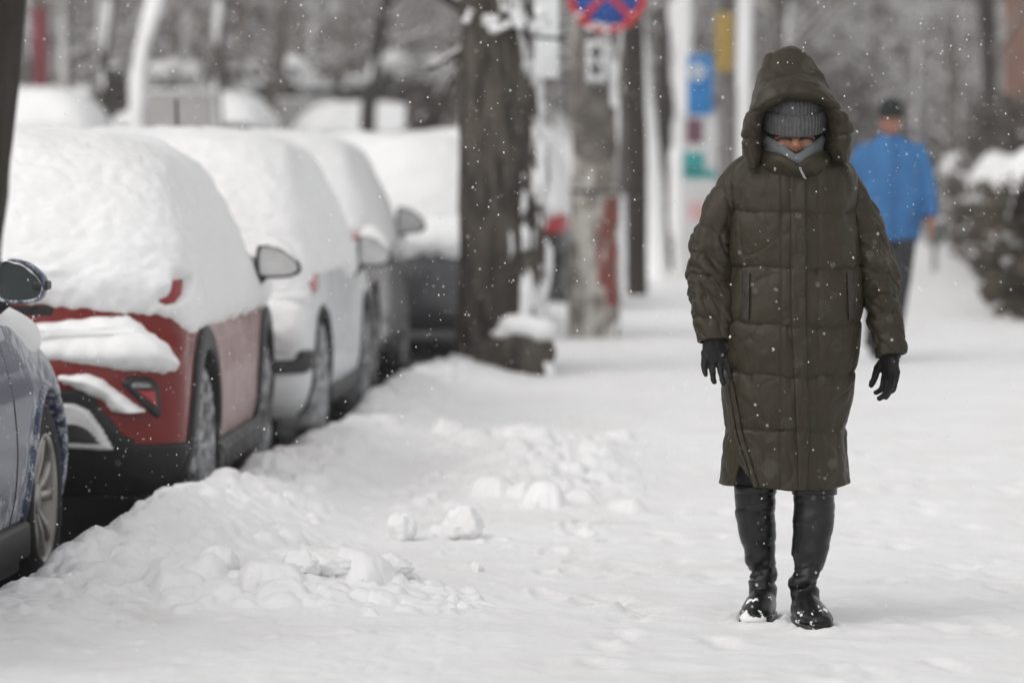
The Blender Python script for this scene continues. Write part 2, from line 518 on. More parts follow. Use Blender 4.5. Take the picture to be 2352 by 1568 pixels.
# the carriageway: packed snow with the dark wet strip where the cars stand
def strip(name, D0, D1, off0, off1, z, m, n=60, wob=0.0, seed=0):
    Dd = np.linspace(D0, D1, n)
    a = cxD(Dd) + off0 + wob * noise3(np.stack([Dd, Dd * 0, Dd * 0], -1), 1.3, seed); b = cxD(Dd) + off1
    V = np.stack([np.stack([a, Dd, Dd * 0 + z], -1), np.stack([b, Dd, Dd * 0 + z], -1)], 1)
    return tag(mk(name, V, grid_faces(n, 2)[:, ::-1], m, smooth_=False), kind='structure')
strip('road', 4, 140, -9.5, -0.05, ROAD_Z - 0.012, M['snow_dirty'])
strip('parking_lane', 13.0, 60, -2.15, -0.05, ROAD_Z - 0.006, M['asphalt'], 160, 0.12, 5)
strip('parking_lane', 6, 13.0, -2.3, -0.25, ROAD_Z - 0.006, M['snow_dirty'], 60, 0.1, 6)

# loose snow clods that lie on the bank
def clod(loc, r, seed, label, sq=(1, 1, 1), rough=0.16, sharp=False):
    n, m = 72, 48
    th = np.linspace(0, 2 * math.pi, n, endpoint=False); ph = np.linspace(0.01, math.pi - 0.01, m)
    V = np.stack([np.sin(ph)[:, None] * np.cos(th), np.sin(ph)[:, None] * np.sin(th), np.repeat(np.cos(ph)[:, None], n, 1)], -1)
    d = 1 + rough * fbm(V, 1.6, 3, seed) * 1.6
    if sharp:
        for k in range(7):
            a = np.random.RandomState(seed + k).normal(size=3); a /= np.linalg.norm(a)
            dd = V @ a; d = np.where(dd > 0.6, np.minimum(d, 0.84 / np.maximum(dd, .2)), d)
    d = d + .10 * fbm(V, 4, 4, seed + 5, .65)
    V = V * d[..., None] * r * np.array(sq)
    F = grid_faces(m, n, False, True).tolist(); F.append(list(range(n))[::-1]); F.append([(m - 1) * n + k for k in range(n)])
    o = mk('snow_clod', V, F, M['snow']); o.location = loc; o.rotation_euler = (0, 0, seed)
    return tag(o, label, 'snow clod', 'clods of snow on the bank')
def on_ground(px, py, z):
    # distance at which the view ray through the pixel is at height z
    lo, hi = 5, 120
    for _ in range(50):
        mid = (lo + hi) / 2
        if P(px, py, mid)[2] > z: lo = mid
        else: hi = mid
    return P(px, py, lo)
def clod_at(px, py, zc, r, seed, label, **k):
    q = on_ground(px, py, zc)
    h = float(ground_h(np.array([q[0]]), np.array([q[1]]))[0])
    clod((q[0], q[1], max(h + r * .35, zc * .5)), r, seed, label, **k)
clod_at(500, 1275, .13, .068, 3, 'smooth round snow boulder alone on the bank near the blue car', sq=(1.0, 1, .85), rough=.10)
clod_at(925, 1185, .09, .064, 14, 'blocky snow clod, left one of the pair by the middle of the path', sq=(1.0, .9, .9), rough=.2, sharp=True)
clod_at(1065, 1178, .09, .072, 25, 'pointed snow clod, right one of the pair by the middle of the path', sq=(1.0, .9, .95), rough=.24, sharp=True)
clod_at(745, 1275, .13, .085, 37, 'largest clod on top of the front shovelled snow heap', sq=(1.5, 1, .55), rough=.22, sharp=True)
clod_at(890, 1288, .10, .062, 41, 'grey stained clod at the right end of the front snow heap', sq=(1.3, 1, .7), rough=.3, sharp=True)
clod_at(700, 1315, .08, .07, 52, 'angular clod low in the middle of the front snow heap', sq=(1.3, 1, .7), rough=.25, sharp=True)
clod_at(1095, 1305, .02, .022, 63, 'tiny clod lying alone on the path right of the front heap', rough=.25)

# ================================================================ cars
class Car:
    """a car facing +y; origin on the road below the rear axle's centre. levels: z, rear y, front y, half width, rear corner depth, front corner depth"""
    def __init__(s, name, loc, slope, levels, nrear=3.0, res=1.0):
        s.root = empty(name, loc, -math.atan(slope))
        s.loc = np.array(loc); s.yaw = math.atan(slope)
        s.L = np.array(levels, float); s.n = nrear; s.res = res
    def surf(s, zs, q):
        """points for heights zs and ring positions q (0 rear middle .. 1 right side .. 2 front .. 4 round)"""
        L = s.L; z = np.asarray(zs)[:, None]
        yr, yf, hw, dr, df = [pchip(L[:, 0], L[:, k], zs)[:, None] for k in range(1, 6)]
        q = np.asarray(q)[None]
        sgn = np.where((q % 4) <= 2, 1.0, -1.0)
        t = np.where((q % 4) <= 2, q % 4, 4 - (q % 4))          # 0..2 on one side
        def corner(a, n):
            r = (np.abs(np.cos(a)) ** n + np.abs(np.sin(a)) ** n) ** (-1 / n)
            return r * np.cos(a), r * np.sin(a)
        ta = np.clip(t / 0.7, 0, 1) * math.pi / 2
        c, sn = corner(ta, s.n)
        xr_ = hw * sn; yr_ = yr + dr * (1 - c)
        tb = np.clip((t - 0.7) / 0.7, 0, 1)
        ym = (yr + dr) + (yf - df - yr - dr) * tb
        tc = np.clip((t - 1.4) / 0.6, 0, 1) * math.pi / 2
        c2, s2 = corner(tc, 2.6)
        xf_ = hw * c2; yf_ = yf - df * (1 - s2)
        x = np.where(t <= 0.7, xr_, np.where(t <= 1.4, hw + 0 * t, xf_))
        y = np.where(t <= 0.7, yr_, np.where(t <= 1.4, ym, yf_))
        mid = (yr + yf) / 2; half = (yf - yr) / 2
        x = x * (1 - 0.035 * ((y - mid) / half) ** 2)
        V = np.stack([x * sgn, y, np.broadcast_to(z, x.shape)], -1)
        return V
    def grid(s, z0, z1, q0, q1, nz, nq):
        zs = np.linspace(z0, z1, nz); q = np.linspace(q0, q1, nq)
        V = s.surf(zs, q); Nn = grid_normals(V, False)
        return V, Nn
    def body(s, mat_, frost, arches, nz=70, nq=220, name='body'):
        z0, z1 = s.L[0, 0], s.L[-1, 0]
        zs = np.linspace(z0, z1, nz); q = np.linspace(0, 4, nq, endpoint=False)
        V = s.surf(zs, q)
        F = grid_faces(nz, nq, False, True).tolist()
        F.append(list(range(nq))[::-1]); F.append([(nz - 1) * nq + k for k in range(nq)])
        o = mk(name, V, F, mat_, None)
        # wheel openings cut through the sides
        g = Geo(); hw = s.L[:, 3].max()
        for (wy, r, wz) in arches:
            for sg in (1, -1):
                th = np.linspace(0, 2 * math.pi, 40, endpoint=False)
                ring = np.stack([0 * th, wy + r * np.cos(th), wz + r * np.sin(th)], -1)
                A = ring + np.array([sg * (hw - 0.34), 0, 0]); B = ring + np.array([sg * (hw + 0.3), 0, 0])
                Vv = np.concatenate([A, B]); Ff = [[k, (k + 1) % 40, 40 + (k + 1) % 40, 40 + k] for k in range(40)]
                Ff += [list(range(40))[::-1], list(range(40, 80))]
                if sg < 0: Ff = [f[::-1] for f in Ff]
                g.add(Vv, Ff)
        c = g.build('cutter', M['dark'])
        for ob in (o, c):
            bm = bmesh.new(); bm.from_mesh(ob.data); bmesh.ops.recalc_face_normals(bm, faces=bm.faces); bm.to_mesh(ob.data); bm.free()
        o.data.materials.append(M['dark'])
        md = o.modifiers.new('b', 'BOOLEAN'); md.object = c; md.operation = 'DIFFERENCE'; md.solver = 'EXACT'
        try: md.material_mode = 'TRANSFER'
        except Exception: pass
        me = bpy.data.meshes.new_from_object(o.evaluated_get(bpy.context.evaluated_depsgraph_get()))
        o.modifiers.clear(); old = o.data; o.data = me; bpy.data.meshes.remove(old); me.name = name
        cm = c.data; bpy.data.objects.remove(c); bpy.data.meshes.remove(cm)
        co = np.empty(len(me.vertices) * 3); me.vertices.foreach_get('co', co); co = co.reshape(-1, 3)
        at = me.attributes.new('frost', 'FLOAT', 'POINT'); at.data.foreach_set('value', frost(co).astype(float))
        me.polygons.foreach_set('use_smooth', [True] * len(me.polygons))
        o.parent = s.root
        return o
    def shell(s, name, tf, mat_, z0, z1, q0, q1, nz, nq, frost=None, parent=None):
        """a layer on the body: thickness tf(points, normals); below zero it lies inside the body"""
        V, Nn = s.grid(z0, z1, q0, q1, nz, nq)
        t = tf(V, Nn)
        # keep only faces that come out of the body
        F = grid_faces(nz, nq)
        keep = (t.ravel()[F] > -0.004).any(1)
        F = F[keep]
        used = np.unique(F); idx = -np.ones(nz * nq, int); idx[used] = np.arange(len(used))
        W = (V + Nn * t[..., None]).reshape(-1, 3)[used]
        at = {'frost': frost(W)} if frost is not None else None
        return mk(name, W, idx[F], mat_, parent or s.root, attr=at)
    def loc_px(s, pts, D):
        """picture points at distance D -> the car's own x, z"""
        out = []
        for (px, py) in pts:
            w = P(px, py, D) - s.loc
            c, sn = math.cos(s.yaw), math.sin(s.yaw)
            out.append((w[0] * c - w[1] * sn, w[2]))
        return np.array(out)

def patch_t(poly, th, edge=0.008, back=True, wob=0.0, wsc=20, seed=0):
    """thickness for a plate whose outline is a polygon in the car's x-z plane (seen from behind)"""
    def f(V, Nn):
        d = poly_sd(V[..., [0, 2]], poly)
        if wob: d = d + wob * fbm(V, wsc, 3, seed)
        t = np.where(d > 0, th * np.sqrt(np.clip(d / edge, 0, 1)), np.maximum(d * 1.5, -0.006))
        return np.where(Nn[..., 1] < -0.12, t, -0.01)
    return f

def snow_t(zr, zs, T=0.08, Ts=0.035, zh=0.95, seed=0, edge=0.09, amp=0.03, extra=None, bulge=0.012):
    """snow lying on roof, windows and hatch: zr / zs = height of its lower edge behind and on the sides"""
    def f(V, Nn):
        back = smooth(0.25, 0.75, -Nn[..., 1]); side = smooth(0.55, 0.95, np.abs(Nn[..., 0])); up = np.clip(Nn[..., 2], 0, 1)
        ze = zs + (zr(V) - zs) * back if callable(zr) else zs + (zr - zs) * back
        ze = ze + amp * fbm(V, 5, 3, seed) + 0.4 * amp * noise3(V, 32, seed + 3)
        d = V[..., 2] - ze
        d = np.where(up > 0.75, np.maximum(d, V[..., 2] - zh + 0.1), d)
        TT = T * (1 - side) + Ts * side
        TT = TT * (1 + 0.10 * fbm(V, 2.2, 2, seed + 7)) + bulge * fbm(V, 9, 4, seed + 9, .6) * (1 - side * .4) + .006 * fbm(V, 34, 2, seed + 13)
        t = np.where(d > 0, TT * np.sqrt(np.clip(d / edge, 0, 1)), np.maximum(d * 1.2, -0.012))
        if extra is not None: t = np.maximum(t, extra(V, Nn))
        return t
    return f

def wheel(car, x, y, r, w, style='frost', spokes=5, frost_v=0.55, seed=0):
    """a wheel: dark drum with a tyre and an alloy rim; x is the outer face"""
    sg = 1 if x > 0 else -1
    def lathe(profile, n=56):
        pr = np.array(profile); th = np.linspace(0, 2 * math.pi, n, endpoint=False)
        V = np.stack([np.repeat((x + sg * pr[:, 0])[:, None], n, 1), y + pr[:, 1][:, None] * np.cos(th), r + pr[:, 1][:, None] * np.sin(th)], -1)
        return V
    rr = r * 0.68
    V = lathe([(-0.10, 0.01), (-0.10, rr * .97), (-w + .02, rr * .97), (-w + .02, .01)])
    drum = mk('wheel', V, grid_faces(4, 56, False, True), M['dark'], car.root)
    prof = [(-w, rr), (-w - .01, rr * 1.15), (-w + .01, r * .97), (-w + .03, r), (-.03, r), (-.008, r * .965), (0.004, r * .86), (-.004, rr * 1.06), (-.012, rr)]
    V = lathe(prof, 84)
    k = np.arange(84)
    V[3:5, :, 1] = y + (V[3:5, :, 1] - y) * (1 - 0.012 * (k % 3 == 0))
    V[3:5, :, 2] = r + (V[3:5, :, 2] - r) * (1 - 0.012 * (k % 3 == 0))
    V = V + 0.004 * fbm(V, 30, 2, seed)[..., None]
    mk('tyre', V, grid_faces(len(prof), 84, False, True), M['tyre'], drum, attr={'frost': np.full(V.shape[:-1], frost_v)})
    g = Geo()
    V = lathe([(-.012, rr * 1.0), (-.006, rr * 1.02), (-.002, rr * .99), (-.02, rr * .93), (-.09, rr * .90)], 64)
    g.add(V, grid_faces(5, 64, False, True))
    hubd = -.035
    V = lathe([(hubd - .03, rr * .25), (hubd, rr * .25), (hubd + .008, rr * .19), (hubd + .01, .004)], 32)
    g.add(V, grid_faces(4, 32, False, True))
    for kk in range(spokes):
        for dd in (-0.16, 0.16):
            a0 = kk * 2 * math.pi / spokes + dd * .9 + .25; a1 = kk * 2 * math.pi / spokes + dd * 1.55 + .25
            p0 = np.array([x + sg * (hubd - .004), y + rr * .2 * math.cos(a0), r + rr * .2 * math.sin(a0)])
            p1 = np.array([x + sg * (-.018), y + rr * .95 * math.cos(a1), r + rr * .95 * math.sin(a1)])
            tdir = (p1 - p0); tdir /= np.linalg.norm(tdir); sd = np.cross(tdir, [1, 0, 0]); sd /= np.linalg.norm(sd)
            up_ = np.array([sg * 1.0, 0, 0])
            pts = []
            for pc, wd in ((p0, .020), ((p0 + p1) / 2 + up_ * .006, .017), (p1, .026)):
                pts += [pc + sd * wd - up_ * .03, pc + sd * wd * .8, pc - sd * wd * .8, pc - sd * wd - up_ * .03]
            F = []
            for q in range(2):
                for e in range(4):
                    F.append([q * 4 + e, q * 4 + (e + 1) % 4, q * 4 + 4 + (e + 1) % 4, q * 4 + 4 + e])
            g.add(np.array(pts), F)
    rim = g.build('rim', M['alloy'] if style == 'alloy' else M['rim_frost'], drum)
    if style != 'alloy':
        n = len(rim.data.vertices)
        at = rim.data.attributes.new('frost', 'FLOAT', 'POINT'); at.data.foreach_set('value', np.full(n, frost_v))
    return drum
M['rim_frost'] = frosty('snow caked rim', (0.16, 0.16, 0.16), (0.62, 0.63, 0.64), 0.5, coat=0.0, scale=8, stretch=(1, 1, 1), fine=50)

def mirror(car, c, w, h, housing, glass, snow=0.0, lean=0.0, rim=0.012, label=None, boxy=False):
    """a wing mirror seen from behind: housing (> glass, stalk, snow_cap)"""
    c = np.array(c); sg = 1 if c[0] > 0 else -1
    # outline: tall near the car, rounded to a point outside
    out = np.array([(-.5, -.46), (-.52, .1), (-.46, .44), (-.3, .5), (.0, .40), (.34, .12), (.5, -.18), (.47, -.36), (.3, -.48), (0, -.52), (-.35, -.52)])
    if boxy: out = np.array([(-.5, -.42), (-.52, .1), (-.46, .42), (-.25, .5), (.1, .44), (.38, .22), (.5, .02), (.46, -.34), (.3, -.48), (0, -.52), (-.35, -.5)])
    out = catmull(np.concatenate([out, out[:1]]), 49)[:-1]
    def ring(sc, yy, dx=0, dz=0):
        return np.stack([c[0] + sg * (out[:, 0] * w * sc + dx), c[1] + yy + 0 * out[:, 0] + sg * 0, c[2] + out[:, 1] * h * sc + dz], -1)
    prof = [(0.88, .006), (0.90, -.004), (0.97, -.010), (1.03, -.004), (1.06, .02), (1.02, .06), (.8, .10), (.4, .125), (.02, .13)]
    V = np.stack([ring(a, b) for a, b in prof])
    F = grid_faces(len(prof), 48, False, True)
    ho = mk('mirror', V, F if sg > 0 else F[:, ::-1], housing, car.root, attr={'frost': np.full(V.shape[:-1], 0.25)})
    V = np.stack([ring(.93, .002), ring(.02, .002)])
    gl = mk('mirror_glass', V, grid_faces(2, 48, False, True), glass, ho)
    p0 = c + np.array([-sg * w * .40, .05, -h * .45]); p1 = c + np.array([-sg * (w * .55 + .05), .06, -h * .9])
    V, F = tube([p0, (p0 + p1) / 2 + np.array([0, 0, -.005]), p1], [.028, .024, .03], 12)
    mk('stalk', V, F, M['black'], ho)
    if snow:
        up = out[:, 1] > -0.2
        V = []
        us = np.linspace(-.5, .46, 24)
        top = np.interp(us, [-.5, -.46, -.3, 0, .34, .5], [.2, .46, .52, .42, .14, -.14])
        for yy in np.linspace(-.012, .11, 12):
            e = math.sin(math.pi * (yy + .012) / .122) ** .5 if 0 < (yy + .012) / .122 < 1 else 0
            f = np.sqrt(np.clip(np.sin(math.pi * (us + .5) / .96), 0, 1))
            hh = top * h * (1.04 - .25 * max(0, yy) / .11) - .006 + snow * e * f
            V.append(np.stack([c[0] + sg * us * w, c[1] + yy + 0 * us, c[2] + hh + .004 * noise3(np.stack([us * 9, us * 0 + yy * 60, us * 0], -1), 1, 4)], -1))
        mk('snow_cap', np.array(V), grid_faces(12, 24), M['snow'], ho)
    return ho

def arch_ring(car, wy, wz, r0, r1, x_off, mat_, th0=-25, th1=205, frost_v=0.2):
    """the flared lip round a wheel opening on the right side, with a left twin"""
    res = []
    for sg in (1, -1):
        th = np.radians(np.linspace(th0, th1, 60)); prof = [(r0, -.05), (r0, .016), (r0 + .012, .026), (r1 - .012, .022), (r1, .012), (r1 + .004, -.04)]
        V = []
        for rr, of in prof:
            y = wy + rr * np.cos(th); z = np.maximum(wz + rr * np.sin(th), car.L[0, 0] + .01)
            hw = pchip(car.L[:, 0], car.L[:, 3], np.clip(z, car.L[0, 0], None))
            ya = pchip(car.L[:, 0], car.L[:, 1], z); yb = pchip(car.L[:, 0], car.L[:, 2], z)
            hw = hw * (1 - 0.035 * ((y - (ya + yb) / 2) / ((yb - ya) / 2)) ** 2)
            dr = pchip(car.L[:, 0], car.L[:, 4], z)
            tt = np.clip(1 - (y - ya) / dr, 0, .98); hw = np.where(tt > 0, hw * (1 - tt ** car.n) ** (1 / car.n), hw)
            V.append(np.stack([sg * (hw + of + x_off), y, z], -1))
        V = np.array(V); F = grid_faces(len(prof), 60)
        o = mk('wheel_arch', V, F if sg < 0 else F[:, ::-1], mat_, car.root, attr={'frost': np.full(V.shape[:-1], frost_v)})
        res.append(o)
    return res

# ---------------------------------------------------------------- the red crossover
def suv_levels(roof=1.50, hw=.885, rear=-.72, wb=2.56, fo=.80, tail=0.0):
    f = wb + fo; k = roof - 1.50
    return [(.20, rear + .14, f - .16, hw - .09, .34, .5), (.28, rear + .06, f - .07, hw - .035, .34, .5), (.40, rear + .01, f, hw - .006, .33, .5), (.52, rear, f, hw, .33, .5),
            (.64, rear - .005, f - .01, hw + .002, .33, .5), (.715, rear + .005, f - .03, hw, .34, .5), (.75, rear + .05, f - .05, hw, .34, .5), (.80, rear + .085, f - .09, hw - .002, .36, .55),
            (.88, rear + .10, f - .25, hw - .005, .38, .6), (.95, rear + .12, wb - .1, hw - .012, .40, .6), (1.02, rear + .15 + tail, wb - .45, hw - .03, .42, .5), (1.12 + k * .3, rear + .20 + tail, wb - .62, hw - .06, .44, .45),
            (1.25 + k * .5, rear + .29 + tail, wb - .85, hw - .115, .45, .45), (1.36 + k * .8, rear + .40 + tail, wb - 1.08, hw - .18, .48, .45),
            (1.43 + k, rear + .51 + tail, wb - 1.25, hw - .27, .5, .45), (1.475 + k, rear + .68 + tail, wb - 1.42, hw - .40, .5, .4), (1.50 + k, rear + 1.0 + tail, wb - 1.65, hw - .66, .3, .3)]

def xloc(Xside, D, slope, hw):
    """car location from where its right flank stands at the rear axle"""
    return (Xside - hw * math.cos(math.atan(slope)), D, ROAD_Z)

RS = 0.026
red = Car('red_car', xloc(-1.185, 15.0, RS, .885), RS, suv_levels(1.50), 3.2)
tag(red.root, 'red crossover under thick snow with red paint bare on its rear bumper', 'car', 'cars parked along the kerb')
def red_frost(co):
    side = smooth(.80, .86, np.abs(co[:, 0])) * smooth(-.15, .35, co[:, 1])
    low = smooth(.95, .70, co[:, 2])
    return side * (0.74 + .10 * low) - 0.4 + .35 * smooth(.8, .86, np.abs(co[:, 0])) * 0
red.body(M['red_paint'], red_frost, [(0, .385, .35), (2.56, .385, .35)], 84, 280)
RD = 14.36
rp = lambda pts, D=RD: red.loc_px(pts, D)
ledge = rp([(40, 745), (130, 740), (215, 728), (285, 729), (322, 752), (355, 785), (385, 812), (402, 838), (398, 853), (372, 857), (320, 850), (260, 842), (200, 830), (120, 822), (40, 815)])
wedge = rp([(140, 858), (205, 855), (240, 868), (275, 893), (310, 925), (340, 950), (358, 970), (352, 985), (335, 988), (312, 980), (270, 950), (235, 915), (200, 893), (150, 880)])
hole = rp([(370, 692), (388, 684), (394, 668), (392, 650), (410, 648), (410, 676), (398, 695), (382, 698)], 14.6)
def red_extra(V, Nn):
    out = np.full(V.shape[:-1], -0.02)
    for poly, T, e in ((ledge, .085, .06), (wedge, .055, .05)):
        d = poly_sd(V[..., [0, 2]], poly) + 0.010 * fbm(V, 14, 3, 2) + .004 * noise3(V, 45, 6)
        t = np.where(d > 0, T * np.sqrt(np.clip(d / e, 0, 1)) + .006 * fbm(V, 18, 2, 4), np.maximum(d * 1.5, -.012))
        out = np.maximum(out, np.where((Nn[..., 1] < -.15) & (V[..., 1] < 0), t, -.02))
    return out
_rs = snow_t(lambda V: 0.935 - 0.065 * smooth(0.0, .85, V[..., 0]), .815, .090, .05, seed=21, amp=.022, extra=red_extra)
def red_snow(V, Nn):
    t = _rs(V, Nn)
    h = poly_sd(V[..., [0, 2]], hole)
    return np.where((Nn[..., 1] < 0) & (h > -0.03), np.minimum(t, np.maximum(-.012, -h * 3)), t)
red.shell('snow_cover', red_snow, M['snow'], .52, 1.50, -1.5, 1.5, 190, 420)
Vt, Nt = red.surf(np.array([1.497, 1.4995]), np.linspace(0, 4, 60, endpoint=False)), None
cap = np.concatenate([Vt[0] + np.array([0, 0, .083]), Vt[0].mean(0)[None] + np.array([0, 0, .087])])
mk('roof_snow', cap, [[k, (k + 1) % 60, 60] for k in range(60)], M['snow'], red.root)
# lamps, cladding and trim on its tail
tl = red.loc_px([(300, 690), (330, 640), (420, 636), (440, 660), (432, 704), (340, 706)], 14.6)
red.shell('taillight', patch_t(tl, .014, .012), M['red_lens'], .80, 1.06, .25, .95, 80, 120)
tlm = tl * np.array([-1, 1])
red.shell('taillight', patch_t(tlm[::-1], .030, .012), M['red_lens'], .80, 1.06, 3.05, 3.75, 60, 90)
clad = rp([(-700, 905), (150, 890), (208, 893), (285, 995), (309, 1009), (412, 1016), (430, 1016), (430, 1300), (-700, 1300)])
def clad_t(V, Nn):
    d = poly_sd(V[..., [0, 2]], clad)
    d = np.where(V[..., 0] > .68, .395 - V[..., 2], d)
    return np.where((d > 0) & (V[..., 1] < -.2), .012 * np.sqrt(np.clip(d / .01, 0, 1)), -.006)
red.shell('lower_cladding', clad_t, M['black_frost'], .20, .62, -1.0, 1.0, 90, 240, frost=lambda W: np.full(len(W), -.15))
rf = rp([(284, 879), (290, 870), (305, 862), (344, 866), (358, 876), (364, 893), (368, 953), (360, 960), (345, 945), (318, 915), (300, 897)])
red.shell('reflector_frame', patch_t(rf, .020, .006), M['black'], .42, .74, .25, .95, 110, 150)
r1 = rp([(299, 884), (308, 874), (342, 877), (352, 890), (305, 890)])
red.shell('reversing_lamp', patch_t(r1, .025, .004), M['clear_lens'], .50, .74, .25, .95, 90, 140)
r2 = rp([(307, 893), (353, 893), (357, 912), (359, 940), (350, 932), (330, 912)])
red.shell('reflector', patch_t(r2, .026, .005), M['red_lens'], .44, .68, .25, .95, 90, 140)
sk = rp([(0, 918), (180, 922), (212, 938), (240, 978), (266, 1028), (248, 1030), (0, 1016)])
red.shell('skid_plate', patch_t(sk, .03, .008), M['silver'], .22, .60, 0, .9, 90, 140)
sk2 = rp([(0, 962), (182, 966), (205, 975), (222, 990), (240, 1016), (0, 1004)])
red.shell('exhaust_recess_shade', patch_t(sk2, .034, .004), M['black'], .22, .60, 0, .9, 90, 140)  # flat black patch painting the shade inside the hollow
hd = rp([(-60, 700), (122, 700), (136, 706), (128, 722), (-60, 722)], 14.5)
red.shell('number_plate_recess_shade', patch_t(hd, .004, .004), M['dark'], .78, .92, 0, .6, 60, 120)  # dark patch on the hatch surface, painting the shade of the recess
arch_ring(red, 0, .35, .375, .465, -.004, M['black_frost'], -28, 208, -.25)
arch_ring(red, 2.56, .35, .375, .465, -.004, M['black_frost'], -28, 208, -.25)
g = Geo(); V, F = rounded_box((.865, 1.28, .27), (.06, 1.75, .13), .02); g.add(V, F)
V, F = rounded_box((.892, 1.28, .30), (.03, 1.7, .03), .01); g.add(V, F)
o = g.build('sill', M['black_frost'], red.root); at = o.data.attributes.new('frost', 'FLOAT', 'POINT'); at.data.foreach_set('value', np.full(len(o.data.vertices), .30))
for wy in (0, 2.56):
    for sg in (1, -1):
        wheel(red, sg * .875, wy, .33, .21, 'frost', 5, .40, 3)
mirror(red, (1.005, 1.78, 1.03), .185, .142, M['black'], M['frosted_glass'], .05)
V, F = tube([(.30, 0.2, 1.52), (.30, .1, 1.70)], [.006, .003], 8)

# ---------------------------------------------------------------- the slate blue hatchback
BS = 0.055
blue_lv = [(.17, -.5, 3.2, .80, .3, .45), (.26, -.62, 3.36, .845, .3, .5), (.40, -.66, 3.42, .875, .3, .55), (.55, -.68, 3.43, .885, .3, .6), (.66, -.68, 3.41, .882, .3, .62), (.76, -.66, 3.34, .868, .3, .7),
           (.86, -.62, 3.15, .842, .32, .8), (.93, -.58, 2.75, .82, .34, .8), (.98, -.52, 2.1, .80, .34, .6), (1.10, -.42, 1.85, .74, .36, .5), (1.25, -.30, 1.5, .66, .36, .5), (1.36, -.12, 1.2, .58, .36, .5), (1.42, .1, .95, .45, .3, .4), (1.44, .3, .8, .3, .2, .3)]
bw = P(118, 1142, 12.9)
BX = bw[0] - (.875) - 2.6 * math.sin(math.atan(BS)) ; BY = 12.9 - 2.6
blue = Car('blue_car', (BX, BY, ROAD_Z), BS, blue_lv, 3.0)
tag(blue.root, 'slate blue hatchback with salt spattered flank, nearest the camera at left', 'car', 'cars parked along the kerb')
def blue_frost(co):
    top = smooth(.70, .92, co[:, 2]) * smooth(1.7, 2.5, co[:, 1])
    low = smooth(.75, .45, co[:, 2])
    return .10 + .30 * top + .24 * low - .30 * smooth(.25, .55, co[:, 2]) * smooth(.78, .62, co[:, 2]) * smooth(2.4, 1.9, co[:, 1]) + .15 * smooth(2.1, 2.4, co[:, 1])
blue.body(M['blue_paint'], blue_frost, [(0, .36, .33), (2.6, .365, .33)], 90, 300)
def blue_snow(V, Nn):
    d = V[..., 2] - (.918 - .10 * smooth(2.15, 2.5, V[..., 1]) + .014 * fbm(V, 8, 3, 2))
    d = np.minimum(d, 8)
    T = .030 + .02 * np.clip(Nn[..., 2], 0, 1)
    return np.where(d > 0, T * np.sqrt(np.clip(d / .05, 0, 1)), np.maximum(d, -.01))
blue.shell('snow_cover', blue_snow, M['snow'], .78, 1.44, -1.6, 2.0, 110, 300)
# window ledge trim, door gap, arch lip, sill
def band_t(z0, z1, y0, y1, th, e=.006):
    def f(V, Nn):
        d = np.minimum(np.minimum(V[..., 2] - z0, z1 - V[..., 2]), np.minimum(V[..., 1] - y0, y1 - V[..., 1]))
        return np.where((d > 0) & (V[..., 0] > 0), th * np.sqrt(np.clip(d / e, 0, 1)), np.maximum(d, -.006))
    return f
M['trim_blue'] = mat('grey blue trim', (0.30, 0.31, 0.37), .35, (.36, .37, .42), 12)
blue.shell('belt_trim', band_t(.872, .918, .2, 2.02, .008), M['trim_blue'], .84, .94, .6, 1.6, 40, 260)
def gap_t(V, Nn):
    yc = 1.92 + .10 * smooth(.88, .35, V[..., 2])
    d = .0045 - np.abs(V[..., 1] - yc)
    return np.where((d > 0) & (V[..., 0] > 0) & (V[..., 2] < .92), .002, -.004)
blue.shell('door_gap', gap_t, M['dark'], .24, .95, .75, 1.45, 60, 900)
arch_ring(blue, 2.6, .33, .355, .385, -.008, M['blue_paint'], -20, 200, .25)
g = Geo(); V, F = rounded_box((.848, 1.2, .22), (.07, 2.05, .12), .02); g.add(V, F)
V, F = rounded_box((.80, 1.2, .15), (.10, 2.0, .08), .02); g.add(V, F)
o = g.build('sill', M['black_frost'], blue.root); at = o.data.attributes.new('frost', 'FLOAT', 'POINT'); at.data.foreach_set('value', np.full(len(o.data.vertices), .1))
for wy in (0, 2.6):
    for sg in (1, -1): wheel(blue, sg * .868, wy, .318, .20, 'alloy', 5, .12, 8)
mc = P(47, 645, 12.15)
c_, s_ = math.cos(blue.yaw), math.sin(blue.yaw); w_ = mc - blue.loc
ml = np.array([w_[0] * c_ - w_[1] * s_, w_[0] * s_ + w_[1] * c_, w_[2]])
mirror(blue, ml, .150, .132, M['blue_paint'], M['glass'], .016, rim=.02, boxy=True)
V, F = rounded_box(ml + np.array([.062, .035, -.015]), (.05, .08, .03), .008); mk('indicator', V, F, M['black'], blue.root)

# ---------------------------------------------------------------- the white crossover
WS = 0.045
white = Car('white_car', xloc(-.945, 19.45, WS, .90), WS, suv_levels(1.565, .90, -.76, 2.6, .82), 3.0)
tag(white.root, 'white crossover buried in smooth snow behind the red car, black bumper insert', 'car', 'cars parked along the kerb')
white.body(M['white_paint'], lambda co: .42 + .1 * smooth(.9, .4, co[:, 2]), [(0, .385, .35), (2.6, .385, .35)], 60, 200)
wpx = lambda pts, D=18.7: white.loc_px(pts, D)
whole = wpx([(700, 657), (718, 634), (742, 610), (750, 640), (744, 668), (710, 668)], 18.95)
_ws = snow_t(.52, .86, .085, .04, seed=51, amp=.03, edge=.12)
def white_snow(V, Nn):
    t = _ws(V, Nn); h = poly_sd(V[..., [0, 2]], whole)
    ins = poly_sd(V[..., [0, 2]], wins)
    t = np.where((Nn[..., 1] < 0) & (h > -.04), np.minimum(t, np.maximum(-.012, -h * 3)), t)
    return np.where((Nn[..., 1] < 0) & (ins > -.03), np.minimum(t, np.maximum(-.012, -ins * 3)), t)
